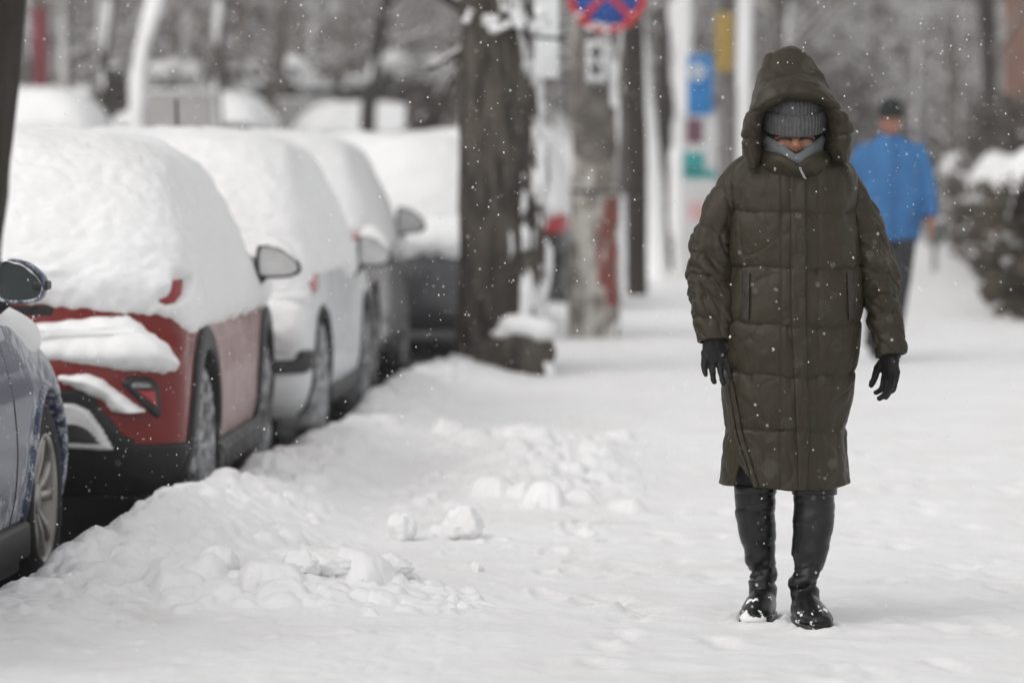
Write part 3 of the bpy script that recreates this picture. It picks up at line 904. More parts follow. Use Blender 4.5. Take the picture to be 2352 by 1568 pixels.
wins = wpx([(500, 828), (672, 828), (682, 808), (708, 808), (714, 822), (705, 848), (692, 860), (500, 860)])
white.shell('snow_cover', white_snow, M['snow'], .44, 1.565, -1.5, 1.5, 150, 320)
Vt = white.surf(np.array([1.56]), np.linspace(0, 4, 60, endpoint=False))
mk('roof_snow', np.concatenate([Vt[0] + np.array([0, 0, .083]), Vt[0].mean(0)[None] + np.array([0, 0, .09])]), [[k, (k + 1) % 60, 60] for k in range(60)], M['snow'], white.root)
tl = wpx([(640, 664), (690, 640), (738, 605), (752, 620), (748, 672), (700, 676)], 18.95)
white.shell('taillight', patch_t(tl, .03, .012), M['red_lens'], .78, 1.1, .2, .98, 70, 120)
white.shell('bumper_insert', patch_t(wins, .03, .01), M['black'], .36, .66, -.7, .98, 60, 240)
for wy in (0, 2.6):
    arch_ring(white, wy, .35, .375, .40, -.01, M['black'], -25, 205)
    for sg in (1, -1): wheel(white, sg * .885, wy, .335, .21, 'frost', 5, .45, 4)
V, F = rounded_box((.872, 1.3, .27), (.06, 1.8, .10), .02); o = mk('sill', V, F, M['black'], white.root)
mirror(white, (1.0, 1.85, .985), .18, .165, M['black'], M['frosted_glass'], .075)
aq = P(417, 300, 19.9) - white.loc
V, F = tube([(aq[0] - .04, aq[1], 1.56), (aq[0] - .04, aq[1] - .05, 1.79)], [.010, .008], 8); mk('antenna', V, F, M['black'], white.root)

# ---------------------------------------------------------------- cars farther along the kerb and across the road
def plain_car(name, label, X, D, slope, roof, paint, seed, hw=.9, wb=2.65, zr=.75, lens=None, flip=False, mir=None, T=.09, group='cars parked along the kerb', lights=True, tail=0.0):
    c = Car(name, xloc(X, D, slope, hw), slope, suv_levels(roof, hw, -.78, wb, .85, tail), 2.3)
    tag(c.root, label, 'car', group)
    c.body(paint, lambda co: .0 + .16 * smooth(.95, .6, co[:, 2]) * smooth(.78, .86, np.abs(co[:, 0])), [(0, .39, .36), (wb, .39, .36)], 44, 140)
    c.shell('snow_cover', snow_t(zr, .92, T, .05, seed=seed, amp=.05), M['snow'], .5, roof, -1.6, 2.0, 80, 220)
    Vt = c.surf(np.array([roof - .004]), np.linspace(0, 4, 40, endpoint=False))
    mk('roof_snow', np.concatenate([Vt[0] + np.array([0, 0, T]), Vt[0].mean(0)[None] + np.array([0, 0, T + .006])]), [[k, (k + 1) % 40, 40] for k in range(40)], M['snow'], c.root)
    if lights:
        for sg, q0, q1 in ((1, .25, 1.0), (-1, 3.0, 3.75)):
            tl = np.array([(.62, .86), (.80, .84), (.93, .88), (.93, 1.04), (.80, 1.04)]) * np.array([sg, 1]) * np.array([hw / .9, 1])
            if sg < 0: tl = tl[::-1]
            c.shell('taillight', patch_t(tl, lens or .10, .02), M['red_lens'], .78, 1.1, q0, q1, 40, 60)
    for wy in (0, wb):
        for sg in (1, -1): wheel(c, sg * (hw - .015), wy, .345, .22, 'frost', 5, .35, seed)
    if mir: mirror(c, mir, .19, .17, M['black'], M['frosted_glass'], .02)
    return c
plain_car('grey_car', 'dark grey car with snow covered roof behind the white crossover', -.85, 24.1, .045, 1.60, M['grey_paint'], 71, mir=(.985, 1.85, 1.10), zr=.95)
plain_car('black_car', 'dark car partly hidden behind the thick tree trunk', -.12, 30.3, .06, 1.66, M['grey_paint'], 83, zr=.80, tail=.05)
plain_car('pale_car', 'snow covered car with red tail lamp between tree trunk and concrete pole', .56, 37.2, .066, 1.78, M['black_paint'], 91, zr=1.0, lens=.05)

# ================================================================ the woman in the long padded coat
M['coat'] = mat('olive nylon', (0.0258, 0.0200, 0.0104), .5, (0.031, 0.0243, 0.0128), 5, bump_s=.3, bump_scale=45, bump_d=.004, spec=.28)
M['coat_dark'] = mat('olive nylon trim', (0.017, 0.0125, 0.007), .6, bump_s=.2, bump_scale=60)
M['lining'] = mat('dark lining', (0.010, 0.009, 0.008), .8)
M['leather'] = mat('black leather', (0.005, 0.0055, 0.0055), .30, (0.008, 0.0085, 0.0085), 10, bump_s=.35, bump_scale=70, bump_d=.003, spec=.34)
M['glove'] = mat('black glove leather', (0.007, 0.006, 0.006), .6, (0.010, 0.009, 0.009), 30, bump_s=.3, bump_scale=120, bump_d=.002, spec=.25)
M['leggings'] = mat('black leggings', (0.008, 0.008, 0.009), .8)
M['skin'] = mat('skin', (0.27, 0.12, 0.075), .5, (0.32, 0.15, 0.095), 14)  # tone darkened to carry the hood's shade on the face
M['brow'] = mat('eyebrow hair', (0.03, 0.018, 0.012), .7)
M['knit'] = mat('grey knit', (0.085, 0.085, 0.088), .85, (0.062, 0.062, 0.066), 60, bump_s=.5, bump_scale=220, bump_d=.003)
M['gaiter'] = mat('blue grey fleece', (0.135, 0.147, 0.155), .9, (0.112, 0.122, 0.13), 40, bump_s=.3, bump_scale=200)
M['metal'] = mat('zip metal', (0.30, 0.30, 0.30), .35, metal=.8)
M['hair'] = mat('dark hair', (0.02, 0.014, 0.011), .5)

WD = 11.165
WX = (1815 - 1176) / 790.0
woman = empty('person', (WX, WD, 0.0))
tag(woman, 'person in long olive padded coat, hood up, head bowed, walking in black boots', 'person')
def wl_(px, py): return ((px - 1815) / 790.0, 1.3 - (py - 403) / 790.0)   # picture -> her own x, z

# coat body: rings from hem to collar
CZ = np.array([(.395, -.013, .178, .146), (.48, -.013, .172, .148), (.565, -.012, .170, .150), (.64, -.008, .179, .156), (.72, -.004, .188, .162), (.80, 0, .193, .166), (.87, .004, .197, .168), (.95, .008, .193, .165), (1.035, .010, .187, .160),
               (1.12, .010, .180, .158), (1.20, .008, .176, .154), (1.27, .006, .178, .142), (1.32, .005, .168, .124), (1.355, .004, .135, .106), (1.385, .004, .104, .096), (1.415, .004, .092, .092), (1.44, .004, .088, .090)])
SEAMS = [.565, .728, .873, 1.035, 1.195, 1.36]
HEM_NOTCH = [(-.160, .0), (-.150, .062), (-.104, .006), (-.098, 0)]
def coat_pt(th, z):
    """th: 0 = her front (towards camera, -y), +90 deg = picture right"""
    cx, hw, hd = [pchip(CZ[:, 0], CZ[:, k], z) for k in (1, 2, 3)]
    n = 2.35
    sx, sy = np.sin(th), np.cos(th)
    r = (np.abs(sx) ** n + np.abs(sy) ** n) ** (-1 / n)
    x = cx + hw * r * sx; y = -hd * r * sy
    p = np.stack([x, y, z], -1)
    zz = z + .006 * np.sin(th * 2 + 1) + .004 * noise3(p, 9, 61)
    edges = np.array([.30] + SEAMS + [1.52])
    k = np.clip(np.searchsorted(edges, zz.ravel()) - 1, 0, len(edges) - 2).reshape(zz.shape)
    t = (zz - edges[k]) / (edges[k + 1] - edges[k])
    dmin = np.minimum(t, 1 - t) * (edges[k + 1] - edges[k])
    puff = 0.0055 * (np.clip(np.sin(math.pi * np.clip(t, 0.0, 1)), 0, 1) ** 0.8) + .0042 * (1 - np.exp(-dmin / .006))
    puff = puff * (1 - .6 * smooth(1.33, 1.40, z))
    # creases running out of the stitched seams, and long soft folds
    wr = noise3(np.stack([th * 2.6 + k * 7.3, zz * 0 + k * 3.1, zz * 3], -1), 2.2, 63) * np.exp(-dmin / .035) * .0085
    folds = .009 * fbm(np.stack([th * .8 + zz * 1.6, zz * 4.2 - th * .9, zz * 0 + 3], -1), 1.9, 3, 67)
    diag = .0060 * np.abs(noise3(np.stack([th * 1.6 + zz * 9, zz * 0, zz * 0 + k], -1), 1.6, 69)) * smooth(0.8, .5, zz)
    vseam = -.003 * np.exp(-((np.abs(x - .018) - .052) / .006) ** 2) * (sy > 0)    # stitching beside the placket
    c1 = np.stack([th * 1.5 + zz * 2.0 + k * 5.7, zz * 8.5 - th * .8, zz * 0 + 1.5], -1)
    cr = -.0024 * np.clip(1 - 4.2 * np.abs(noise3(c1, 1.5, 171)), 0, 1) * (noise3(c1, .7, 175) > -.2) - .0011 * np.clip(1 - 3.5 * np.abs(noise3(c1 * np.array([2.2, 1.3, 1]), 1.7, 181)), 0, 1)
    cr = cr + .0016 * fbm(np.stack([np.cos(th) * .18, np.sin(th) * .18, zz], -1), 38, 3, 185)
    off = puff + wr + folds + diag + vseam + cr * smooth(1.42, 1.34, z)
    nx, ny = sx / hw, -sy / hd
    l = np.sqrt(nx * nx + ny * ny)
    return np.stack([x + off * nx / l, y + off * ny / l, z], -1)
def coat():
    n, m = 300, 420
    th = np.linspace(-math.pi, math.pi, m, endpoint=False)
    v = np.linspace(0, 1, n)
    cxh, hwh = -.013, .186
    hx = cxh + hwh * np.sin(th)
    front = np.cos(th) > 0
    nx_, nz_ = zip(*HEM_NOTCH)
    notch = np.interp(hx, nx_, nz_, left=0, right=0) * front
    zb = .398 + .010 * np.abs(np.sin(th)) + notch - .004 * np.sin(3 * th)
    Z = zb[None] + (1.44 - zb[None]) * v[:, None]
    T = np.repeat(th[None], n, 0)
    V = coat_pt(T, Z)
    # rolled hem and an inner lining
    inn = V[0].copy(); c = inn.mean(0)
    ring1 = c + (inn - c) * np.array([.965, .965, 1]); ring1[:, 2] = inn[:, 2] - .004
    ring2 = c + (inn - c) * np.array([.93, .93, 1]); ring2[:, 2] = inn[:, 2] + .02
    ring3 = c + (inn - c) * np.array([.85, .85, 1]); ring3[:, 2] = inn[:, 2] + .25
    V = np.concatenate([ring3[None], ring2[None], ring1[None], V])
    o = mk('coat', V, grid_faces(len(V), m, False, True)[:, ::-1], M['coat'], woman)
    return o
coat_o = coat()
def coat_strip(name, xs, zs, off, mat_, parent, edge=.004, wob=0.0):
    """a strip of cloth lying on the coat's front; xs(z) -> left and right x"""
    nz = len(zs); nu = 15
    V = []
    for z in zs:
        x0, x1 = xs(z)
        u = np.linspace(0, 1, nu); x = x0 + (x1 - x0) * u
        # find th for x on the front
        ths = np.linspace(-1.5, 1.5, 400); q = coat_pt(ths, np.full(400, z))
        o = np.argsort(q[:, 0]); th = np.interp(x, q[o, 0], ths[o])
        p = coat_pt(th, np.full(nu, z))
        lift = off * np.sqrt(np.clip(np.sin(math.pi * np.clip(u, 0, 1)), 0, 1)) if edge else off
        k = np.minimum(np.minimum(u, 1 - u) / .12, 1)
        p[:, 1] -= off * np.sqrt(k) - .003 * (k == 0) + wob * noise3(p, 22, 77) 
        V.append(p)
    return mk(name, np.array(V), grid_faces(nz, nu), mat_, parent)
plk = lambda z: (np.interp(z, [.395, .6, .9, 1.2, 1.40], [.012, .004, -.012, -.014, -.012]), np.interp(z, [.395, .6, .9, 1.2, 1.40], [.042, .046, .036, .036, .034]))
coat_strip('placket', plk, np.linspace(.398, 1.385, 160), .012, M['coat'], coat_o, wob=.004)
for sg, x0, x1 in ((-1, -.150, -.128), (1, .158, .180)):
    f = (lambda z, x0=x0, x1=x1, sg=sg: (x0 + (0.04 * (z - .88)) * (1 if sg < 0 else -1) * .7, x1 + (0.04 * (z - .88)) * (1 if sg < 0 else -1) * .7))
    coat_strip('pocket_welt', f, np.linspace(.885, 1.02, 40), .009, M['coat_dark'], coat_o)
# the open side vent: a piped edge running down to the hem, with the back panel showing behind it
coat_strip('vent_edge', lambda z: (np.interp(z, [.40, .55, .71], [-.112, -.158, -.186]), np.interp(z, [.40, .55, .71], [-.098, -.143, -.172])), np.linspace(.405, .71, 70), .010, M['coat'], coat_o)
coat_strip('vent_edge', lambda z: (np.interp(z, [.42, .55, .70], [-.130, -.168, -.19]), np.interp(z, [.42, .55, .70], [-.118, -.160, -.183])), np.linspace(.44, .69, 60), .008, M['coat'], coat_o)
for z in (1.30, 1.12, .96, .80, .66, .52):
    a, b = plk(z); pp = coat_pt(np.array([.05]), np.array([z]))[0]
    V, F = ellipsoid((b - .012, pp[1] - .0125, z), (.006, .002, .006), 10, 6); mk('snap', V, F, M['coat_dark'], coat_o)

# sleeves
def sleeve(pts, rad, seams, flat=.92, seed=0):
    pts = np.array(pts); n = 200
    c = catmull(pts, n); r = catmull(np.array(rad)[:, None], n)[:, 0]
    L = np.concatenate([[0], np.cumsum(np.linalg.norm(np.diff(c, axis=0), axis=1))])
    t, A, B = frames(c)
    m = 96; th = np.linspace(0, 2 * math.pi, m, endpoint=False)
    zc = np.array(c[:, 2]); edges = np.array([2.0] + list(seams) + [.5])
    tilt = .020 * np.cos(th)[None] + .008 * np.sin(th * 2 + seed)[None]
    zz = zc[:, None] + tilt
    zz = zz + .010 * noise3(np.stack([np.cos(th)[None] + 0 * zz, np.sin(th)[None] + 0 * zz, zz * 6], -1), 1.8, seed + 3)
    e = edges[::-1]; k = np.clip(np.searchsorted(e, zz.ravel()) - 1, 0, len(e) - 2).reshape(zz.shape)
    w = e[k + 1] - e[k]; tt = (zz - e[k]) / w
    d = np.minimum(tt, 1 - tt) * w
    puff = .0065 * (1 - np.exp(-d / .009)) + .004
    p3 = np.stack([np.cos(th)[None] * 1.2 + 0 * zz, np.sin(th)[None] * 1.2 + 0 * zz, zz * 22], -1)
    wr = .008 * noise3(p3, 1.0, seed + 5) * smooth(1.28, 1.1, zz) + .009 * np.abs(noise3(p3 * np.array([1, 1, 2.0]), 1.0, seed + 6)) * smooth(1.2, 1.0, zz) * smooth(.82, .92, zz)
    wr = wr - .006 * np.clip(1 - 3.2 * np.abs(noise3(p3 * np.array([1.1, 1.1, .9]) + np.stack([zz * 0, zz * 0, np.cos(th)[None] * 1.2 + zz * 0], -1), 1.0, seed + 8)), 0, 1) * smooth(1.30, 1.18, zz)
    wr = wr + .0018 * fbm(p3 * np.array([3, 3, 2.2]), 1.0, 2, seed + 12)
    R = r[:, None] - .006 + puff + wr
    V = c[:, None] + A[:, None] * (np.cos(th)[None] * R)[..., None] + B[:, None] * (np.sin(th)[None] * R * flat)[..., None]
    # cuff turned inwards
    e1 = c[-1] + (V[-1] - c[-1]) * .86 + t[-1] * .004; e2 = c[-1] + (V[-1] - c[-1]) * .72 - t[-1] * .05
    top = c[0] + (V[0] - c[0]) * .4 - t[0] * .015
    V = np.concatenate([top[None], V, e1[None], e2[None]])
    F = grid_faces(len(V), m, False, True).tolist(); F.append(list(range(m))[::-1])
    return mk('sleeve', V, F, M['coat'], coat_o)
def sp(px, py, y): x, z = wl_(px, py); return (x, y, z)
sleeve([sp(1732, 384, .01), sp(1702, 414, .0), sp(1662, 478, -.005), sp(1636, 555, -.01), sp(1631, 630, -.02), sp(1638, 710, -.045), sp(1641, 779, -.065)],
       [.044, .052, .053, .058, .062, .060, .050], [1.222, 1.128, 1.052, .99, .930, .868], seed=1)
sleeve([sp(1902, 384, .01), sp(1924, 414, .0), sp(1966, 478, -.0), sp(2000, 555, -.0), sp(2016, 640, -.01), sp(2032, 730, -.03), sp(2044, 812, -.05)],
       [.044, .052, .052, .052, .053, .050, .043], [1.225, 1.135, 1.063, 1.005, .945, .893, .838], seed=9)

# collar standing up in front of the chin, with the zip pull
def ring_loft(name, rings, mat_, parent, n=72, m=48, fn=None, cap=False):
    """rings: (z, cx, cy, rx, ry)"""
    R = catmull(np.array(rings, float), n); th = np.linspace(0, 2 * math.pi, m, endpoint=False)
    V = np.stack([R[:, 1:2] + R[:, 3:4] * np.sin(th), R[:, 2:3] - R[:, 4:5] * np.cos(th), np.repeat(R[:, :1], m, 1)], -1)
    if fn is not None: V = fn(V, th)
    F = grid_faces(n, m, False, True)[:, ::-1].tolist()
    if cap: F.append(list(range(m))); F.append([(n - 1) * m + k for k in range(m)][::-1])
    return mk(name, V, F, mat_, parent)
def collar_fn(V, th):
    aa = np.minimum(np.abs(th - .08), np.abs(2 * math.pi + .08 - th)); dip = np.exp(-aa / .42)
    k = np.linspace(0, 1, V.shape[0])[:, None]
    V[..., 2] -= .042 * dip[None] * np.sin(math.pi * k / 1.4)
    V += .004 * noise3(V, 26, 5)[..., None]
    return V
ring_loft('collar', [(1.296, .004, -.035, .112, .112), (1.328, .004, -.048, .112, .124), (1.354, .004, -.056, .107, .122), (1.370, .004, -.056, .100, .116), (1.367, .004, -.055, .092, .108), (1.31, .004, -.045, .087, .098)], M['coat'], coat_o, 60, 90, collar_fn)
zx, zz_ = wl_(1826, 389)
g = Geo(); V, F = rounded_box((zx + .007, -.186, zz_ - .012), (.007, .004, .022), .0018, rotm('Y', -28)); g.add(V, F)
V, F = rounded_box((zx + .001, -.186, zz_ + .002), (.008, .005, .008), .002); g.add(V, F)
V, F = rounded_box((zx + .014, -.186, zz_ - .024), (.009, .004, .006), .0018, rotm('Y', 30)); g.add(V, F)
g.build('zip_pull', M['metal'], coat_o)
V, F = ellipsoid((wl_(1771, 389)[0], -.160, wl_(1771, 389)[1]), (.004, .003, .006), 10, 6); mk('snap', V, F, M['metal'], coat_o)

# hood: a stack of arches from the dark inner edge over the padded rim to the back of the head
def hood():
    H = lambda pts: [wl_(a, b) for a, b in pts]
    arches = [  # outline left bottom -> top -> right bottom, with the depth of foot and top
        (H([(1752, 372), (1752, 330), (1752, 285), (1762, 245), (1790, 232), (1820, 230), (1852, 234), (1880, 250), (1890, 290), (1886, 335), (1892, 362)]), .02, .02),
        (H([(1738, 382), (1741, 345), (1740, 300), (1748, 258), (1784, 240), (1820, 237), (1860, 242), (1888, 256), (1902, 300), (1899, 342), (1912, 372)]), -.115, -.140),
        (H([(1722, 386), (1716, 345), (1712, 300), (1726, 258), (1770, 226), (1820, 219), (1870, 226), (1908, 254), (1930, 298), (1928, 342), (1932, 376)]), -.150, -.190),
        (H([(1710, 384), (1700, 345), (1697, 300), (1708, 256), (1758, 206), (1818, 192), (1872, 204), (1926, 254), (1950, 298), (1947, 340), (1940, 372)]), -.118, -.165),
        (H([(1708, 378), (1700, 342), (1702, 298), (1716, 248), (1748, 192), (1816, 173), (1882, 190), (1922, 246), (1946, 296), (1943, 338), (1936, 368)]), -.07, -.10),
        (H([(1706, 372), (1704, 338), (1708, 295), (1724, 240), (1746, 180), (1814, 164), (1886, 184), (1912, 240), (1938, 294), (1938, 336), (1932, 364)]), -.04, -.080),
        (H([(1712, 368), (1712, 335), (1716, 285), (1730, 215), (1757, 139), (1815, 113), (1866, 139), (1898, 215), (1926, 288), (1930, 332), (1926, 362)]), .0, -.015),
        (H([(1722, 366), (1724, 330), (1728, 280), (1742, 205), (1772, 134), (1815, 115), (1850, 134), (1884, 208), (1910, 282), (1916, 328), (1914, 362)]), .05, .05),
        (H([(1748, 364), (1752, 325), (1756, 280), (1768, 225), (1788, 178), (1815, 160), (1840, 178), (1858, 225), (1876, 280), (1882, 325), (1884, 362)]), .10, .11),
        (H([(1790, 362), (1794, 325), (1798, 285), (1802, 255), (1808, 240), (1815, 236), (1824, 240), (1830, 255), (1836, 285), (1838, 325), (1842, 362)]), .125, .135)]
    A = []
    for pts, y0, y1 in arches:
        pts = np.array(pts); k = np.linspace(0, 1, len(pts)); w = np.sin(math.pi * k) ** .8
        A.append(np.concatenate([pts[:, :1], (y0 + (y1 - y0) * w)[:, None], pts[:, 1:]], 1))
    A = np.array(A)                                   # arches x points x 3
    nA, nB = 150, 170
    W = np.stack([catmull(A[:, k], nA) for k in range(A.shape[1])], 1)
    W = np.stack([catmull(W[k], nB) for k in range(nA)], 0)
    Nn = grid_normals(W, False)
    s = np.linspace(0, 1, nB)[None] + 0 * W[..., 0]; a = np.linspace(0, len(arches) - 1, nA)[:, None] + 0 * W[..., 0]
    rim = np.exp(-((a - 2.6) / 1.1) ** 2)
    w1 = .0055 * fbm(W, 14, 3, 83) + .004 * fbm(W, 34, 2, 85)
    # stitched cross seams of the padded rim and the two crown seams
    seam = 0
    for sc in (.155, .30, .70, .83): seam = seam - .0075 * np.exp(-((s - sc) / .010) ** 2) * rim
    for sc in (.43, .58): seam = seam - .006 * np.exp(-((s - sc) / .006) ** 2) * smooth(5.2, 5.8, a)
    crown = smooth(5, 6, a)
    W = W + Nn * (w1 + seam + .006 * noise3(W, 8, 88) * crown)[..., None] * np.where(a < .7, 0, 1)[..., None]
    o = mk('hood', W, grid_faces(nA, nB), M['coat'], woman)
    return o
hood()

# head, neck and the whole figure below the clothes: one continuous skin
def woman_body():
    g = Geo()
    Rh = rotm('X', 14)
    hc = np.array([.004, -.055, 1.455])
    g.add(*ellipsoid(hc + np.array([0, .015, .02]), (.074, .092, .105), 32, 24, Rh))
    fz = 1.425
    g.add(*ellipsoid((.004, -.088, fz - .03), (.060, .052, .062), 28, 20, Rh))
    g.add(*tube([(.004, -.130, 1.416), (.004, -.147, 1.402), (.004, -.165, 1.384), (.004, -.152, 1.376)], [.0095, .0105, .0130, .009], 14, round_end=True))   # nose
    for sx in (-1, 1):
        g.add(*ellipsoid((.004 + sx * .037, -.122, 1.384), (.021, .016, .017), 16, 12))       # cheek
        g.add(*tube([(.004 + sx * .012, -.137, 1.4085), (.004 + sx * .034, -.135, 1.4105), (.004 + sx * .054, -.116, 1.406)], [.008, .0085, .006], 10, round_end=True))   # brow ridge
        g.add(*ellipsoid((.004 + sx * .032, -.118, 1.393), (.014, .011, .0085), 14, 10))   # lowered eyelid
        g.add(*ellipsoid((.004 + sx * .011, -.150, 1.381), (.0085, .009, .0075), 12, 8))  # nostril wing
    g.add(*tube([(.004, -.03, 1.42), (.004, -.01, 1.33), (.004, .0, 1.24)], [.052, .055, .09], 20, round_end=True))
    g.add(*tube([(.004, .0, 1.31), (.006, .0, 1.18), (.006, .0, 1.05), (.004, 0, .92), (.0, 0, .80)], [.13, .135, .12, .145, .135], 28, [.085, .10, .09, .11, .10], round_end=True))
    for sx, pts in ((-1, [(-.13, 0, 1.31), (-.20, 0, 1.16), (-.23, -.02, 1.0), (-.222, -.06, .83)]), (1, [(.14, 0, 1.31), (.21, 0, 1.16), (.25, -.01, 1.0), (.285, -.045, .80)])):
        g.add(*tube(catmull(pts, 14), np.linspace(.044, .026, 14), 16, round_end=True))
    for pts in ([(-.075, .0, .85), (-.095, -.01, .62), (-.098, .0, .46), (-.086, .04, .22), (-.074, .062, .08)], [(.075, 0, .85), (.07, -.02, .62), (.068, -.02, .46), (.056, -.047, .22), (.042, -.063, .08)]):
        g.add(*tube(catmull(pts, 20), np.interp(np.linspace(0, 1, 20), [0, .3, .5, .65, .9, 1], [.085, .07, .050, .040, .020, .018]), 20, round_end=True))
    def post(co, nn): return co
    return fuse('body', g, .0045, M['skin'], woman, 3)
woman_body()
for sx in (-1, 1):
    V, F = tube(catmull([(.004 + sx * .015, -.1455, 1.4035), (.004 + sx * .034, -.1445, 1.4060), (.004 + sx * .055, -.1245, 1.4005)], 12), np.linspace(.0042, .0022, 12), 8, round_end=True)
    mk('eyebrow', V, F, M['brow'], woman)
    V, F = tube(catmull([(.004 + sx * .018, -.1280, 1.3885), (.004 + sx * .032, -.1315, 1.3850), (.004 + sx * .046, -.1245, 1.3885)], 12), [.0024] * 12, 6, round_end=True)
    mk('eyelashes', V, F, M['brow'], woman)

# knitted cap: ribbed dome with a turned-up cuff
def ribs(V, th, amp, n=46):
    r = amp * (np.abs(np.sin(th * n / 2))) ** .7
    c = V.mean(1, keepdims=True)
    d = V - c; d[..., 2] = 0; d /= np.linalg.norm(d, axis=-1, keepdims=True) + 1e-9
    return V + d * r[None, :, None]
hat = ring_loft('beanie', [(1.437, .006, -.062, .078, .090), (1.475, .006, -.058, .081, .096), (1.505, .006, -.050, .083, .098), (1.545, .006, -.035, .068, .085), (1.572, .006, -.02, .042, .06), (1.583, .006, -.01, .006, .01)], M['knit'], woman, 60, 368, lambda V, th: ribs(V, th, .0028))
tilt = lambda V: V + np.stack([0 * V[..., 0], 0 * V[..., 0], .24 * (V[..., 1] + .06) + .014], -1)
ring_loft('cuff', [(1.428, .006, -.070, .076, .086), (1.421, .006, -.072, .082, .093), (1.434, .006, -.071, .0855, .097), (1.456, .006, -.068, .0875, .100), (1.474, .006, -.065, .0865, .099), (1.480, .006, -.063, .082, .095), (1.474, .006, -.062, .078, .092)], M['knit'], hat, 50, 368, lambda V, th: tilt(ribs(V, th, .0036)))
# neck gaiter pulled up to the nose
def gaiter_fn(V, th):
    k = np.linspace(0, 1, V.shape[0])[:, None]
    a = np.minimum(th, 2 * math.pi - th)
    top = .056 * np.sin(np.clip(a, 0, 1.5)) ** 1.05
    V[..., 2] += k ** 2 * top[None] - .004 * k ** 3 * np.exp(-(a / .2) ** 2)[None]
    V += .0035 * fbm(V, 22, 2, 8)[..., None] + .003 * noise3(V * np.array([1, 1, 2.5]), 24, 12)[..., None]
    return V
ring_loft('neck_gaiter', [(1.305, .002, -.055, .070, .075), (1.325, .002, -.065, .072, .086), (1.340, .003, -.068, .080, .090), (1.354, .004, -.066, .086, .092), (1.362, .004, -.064, .089, .092), (1.363, .004, -.060, .086, .087)], M['gaiter'], woman, 50, 90, gaiter_fn)

# boots
def boot(sx, shaft, foot, stride, snow_seed):
    """shaft: (z, cx, cy, rx, ry) rings from top to ankle; foot: list of (pos, rx, rz) from heel to toe"""
    g = Geo()
    shaft = [(z, a, b + stride * (1 - z / .5), c, d) for z, a, b, c, d in shaft]; foot = [((p[0], p[1] + stride * (1 - p[2] / .5), p[2]), a, b) for p, a, b in foot]
    R = catmull(np.array(shaft), 60); m = 56; th = np.linspace(0, 2 * math.pi, m, endpoint=False)
    V = np.stack([R[:, 1:2] + R[:, 3:4] * np.sin(th), R[:, 2:3] - R[:, 4:5] * np.cos(th), np.repeat(R[:, :1], m, 1)], -1)
    F = grid_faces(60, m, False, True)[:, ::-1].tolist(); F.append(list(range(m))); F.append([59 * m + k for k in range(m)][::-1])
    g.add(V, F)
    fp = catmull(np.array([f[0] for f in foot]), 24); rx = catmull(np.array([[f[1]] for f in foot]), 24)[:, 0]; rz = catmull(np.array([[f[2]] for f in foot]), 24)[:, 0]
    g.add(*tube(fp, rx, 28, rz, round_end=True))
    def post(co, nn):
        z = co[:, 2]
        q = np.stack([co[:, 0] * 6 + snow_seed, co[:, 1] * 6, z * 34 + co[:, 0] * 12 * np.sin(snow_seed)], -1)
        ank = np.exp(-((z - .125) / .055) ** 2)
        w = (.0035 + .0095 * ank) * noise3(q, 1.0, snow_seed) + .0025 * noise3(co, 60, 5) * ank
        w = w - (.002 + .006 * ank) * np.clip(1 - 3 * np.abs(noise3(q * np.array([1, 1, 1.3]), 1.0, snow_seed + 3)), 0, 1)
        w = w * smooth(.085, .115, z) + .004 * noise3(np.stack([co[:, 0] * 3, co[:, 1] * 3, z * 11], -1), 1.0, snow_seed + 8) * smooth(.15, .2, z)
        out = co + nn * w[:, None]
        out[:, 2] = np.maximum(out[:, 2], .012)
        return out
    b = fuse('boot', g, .0042, M['leather'], woman, 4, post)
    # sole
    Vs = []
    for k in range(24):
        a = fp[k]; t = fp[min(k + 1, 23)] - fp[max(k - 1, 0)]; t[2] = 0; t /= np.linalg.norm(t); s = np.array([-t[1], t[0], 0])
        ww = max(rx[k] * 1.03, .01)
        Vs.append([a + s * ww, a - s * ww])
    Vs = np.array(Vs); lo = Vs.copy(); lo[..., 2] = .002; hi = Vs.copy(); hi[..., 2] = .022
    gs = Geo(); S = np.stack([lo[:, 0], hi[:, 0], hi[:, 1], lo[:, 1]], 1); gs.add(S.reshape(-1, 3), grid_faces(24, 4, False, True).tolist() + [[0, 1, 2, 3], [95, 94, 93, 92]])
    gs.build('sole', M['black'], b)
    # top band and inner zip
    V = np.stack([np.stack([R[0, 1] + (R[0, 3] + o_) * np.sin(th), R[0, 2] - (R[0, 4] + o_) * np.cos(th), R[0, 0] - dz + 0 * th], -1) for o_, dz in ((-.004, -.003), (.001, -.003), (.0025, .006), (.002, .022), (-.003, .024))])
    mk('top_band', V, grid_faces(5, m, False, True), M['leather'], b)
    # snow stuck on the toe
    tp = fp[-1]
    me = b.data; co = np.array([v.co[:] for v in me.vertices]); nn = np.array([v.normal[:] for v in me.vertices])
    f = 1.7 * fbm(co + snow_seed, 30, 3, snow_seed) - .25 * noise3(co, 70, 3) - .16 - .6 * np.clip(nn[:, 2] - .75, 0, 1) + .32 * (co[:, 2] < .03) - np.linalg.norm((co - (tp + np.array([0, .01, -.005]))) / np.array([.06, .08, .04]), axis=1) * .35
    F = np.array([list(p.vertices)[:4] if len(p.vertices) == 4 else list(p.vertices) + [p.vertices[0]] for p in me.polygons]); keep = (f[F] > -.04).all(1); F = F[keep]
    if len(F):
        used = np.unique(F); idx = -np.ones(len(co), int); idx[used] = np.arange(len(used))
        W = co + nn * np.where(f > 0, .0075 * np.sqrt(np.clip(f / .25, 0, 1)), -.003)[:, None]
        tag(mk('toe_snow', W[used], [list(dict.fromkeys(q)) for q in idx[F].tolist()], M['snow'], b), kind='stuff')
    return b
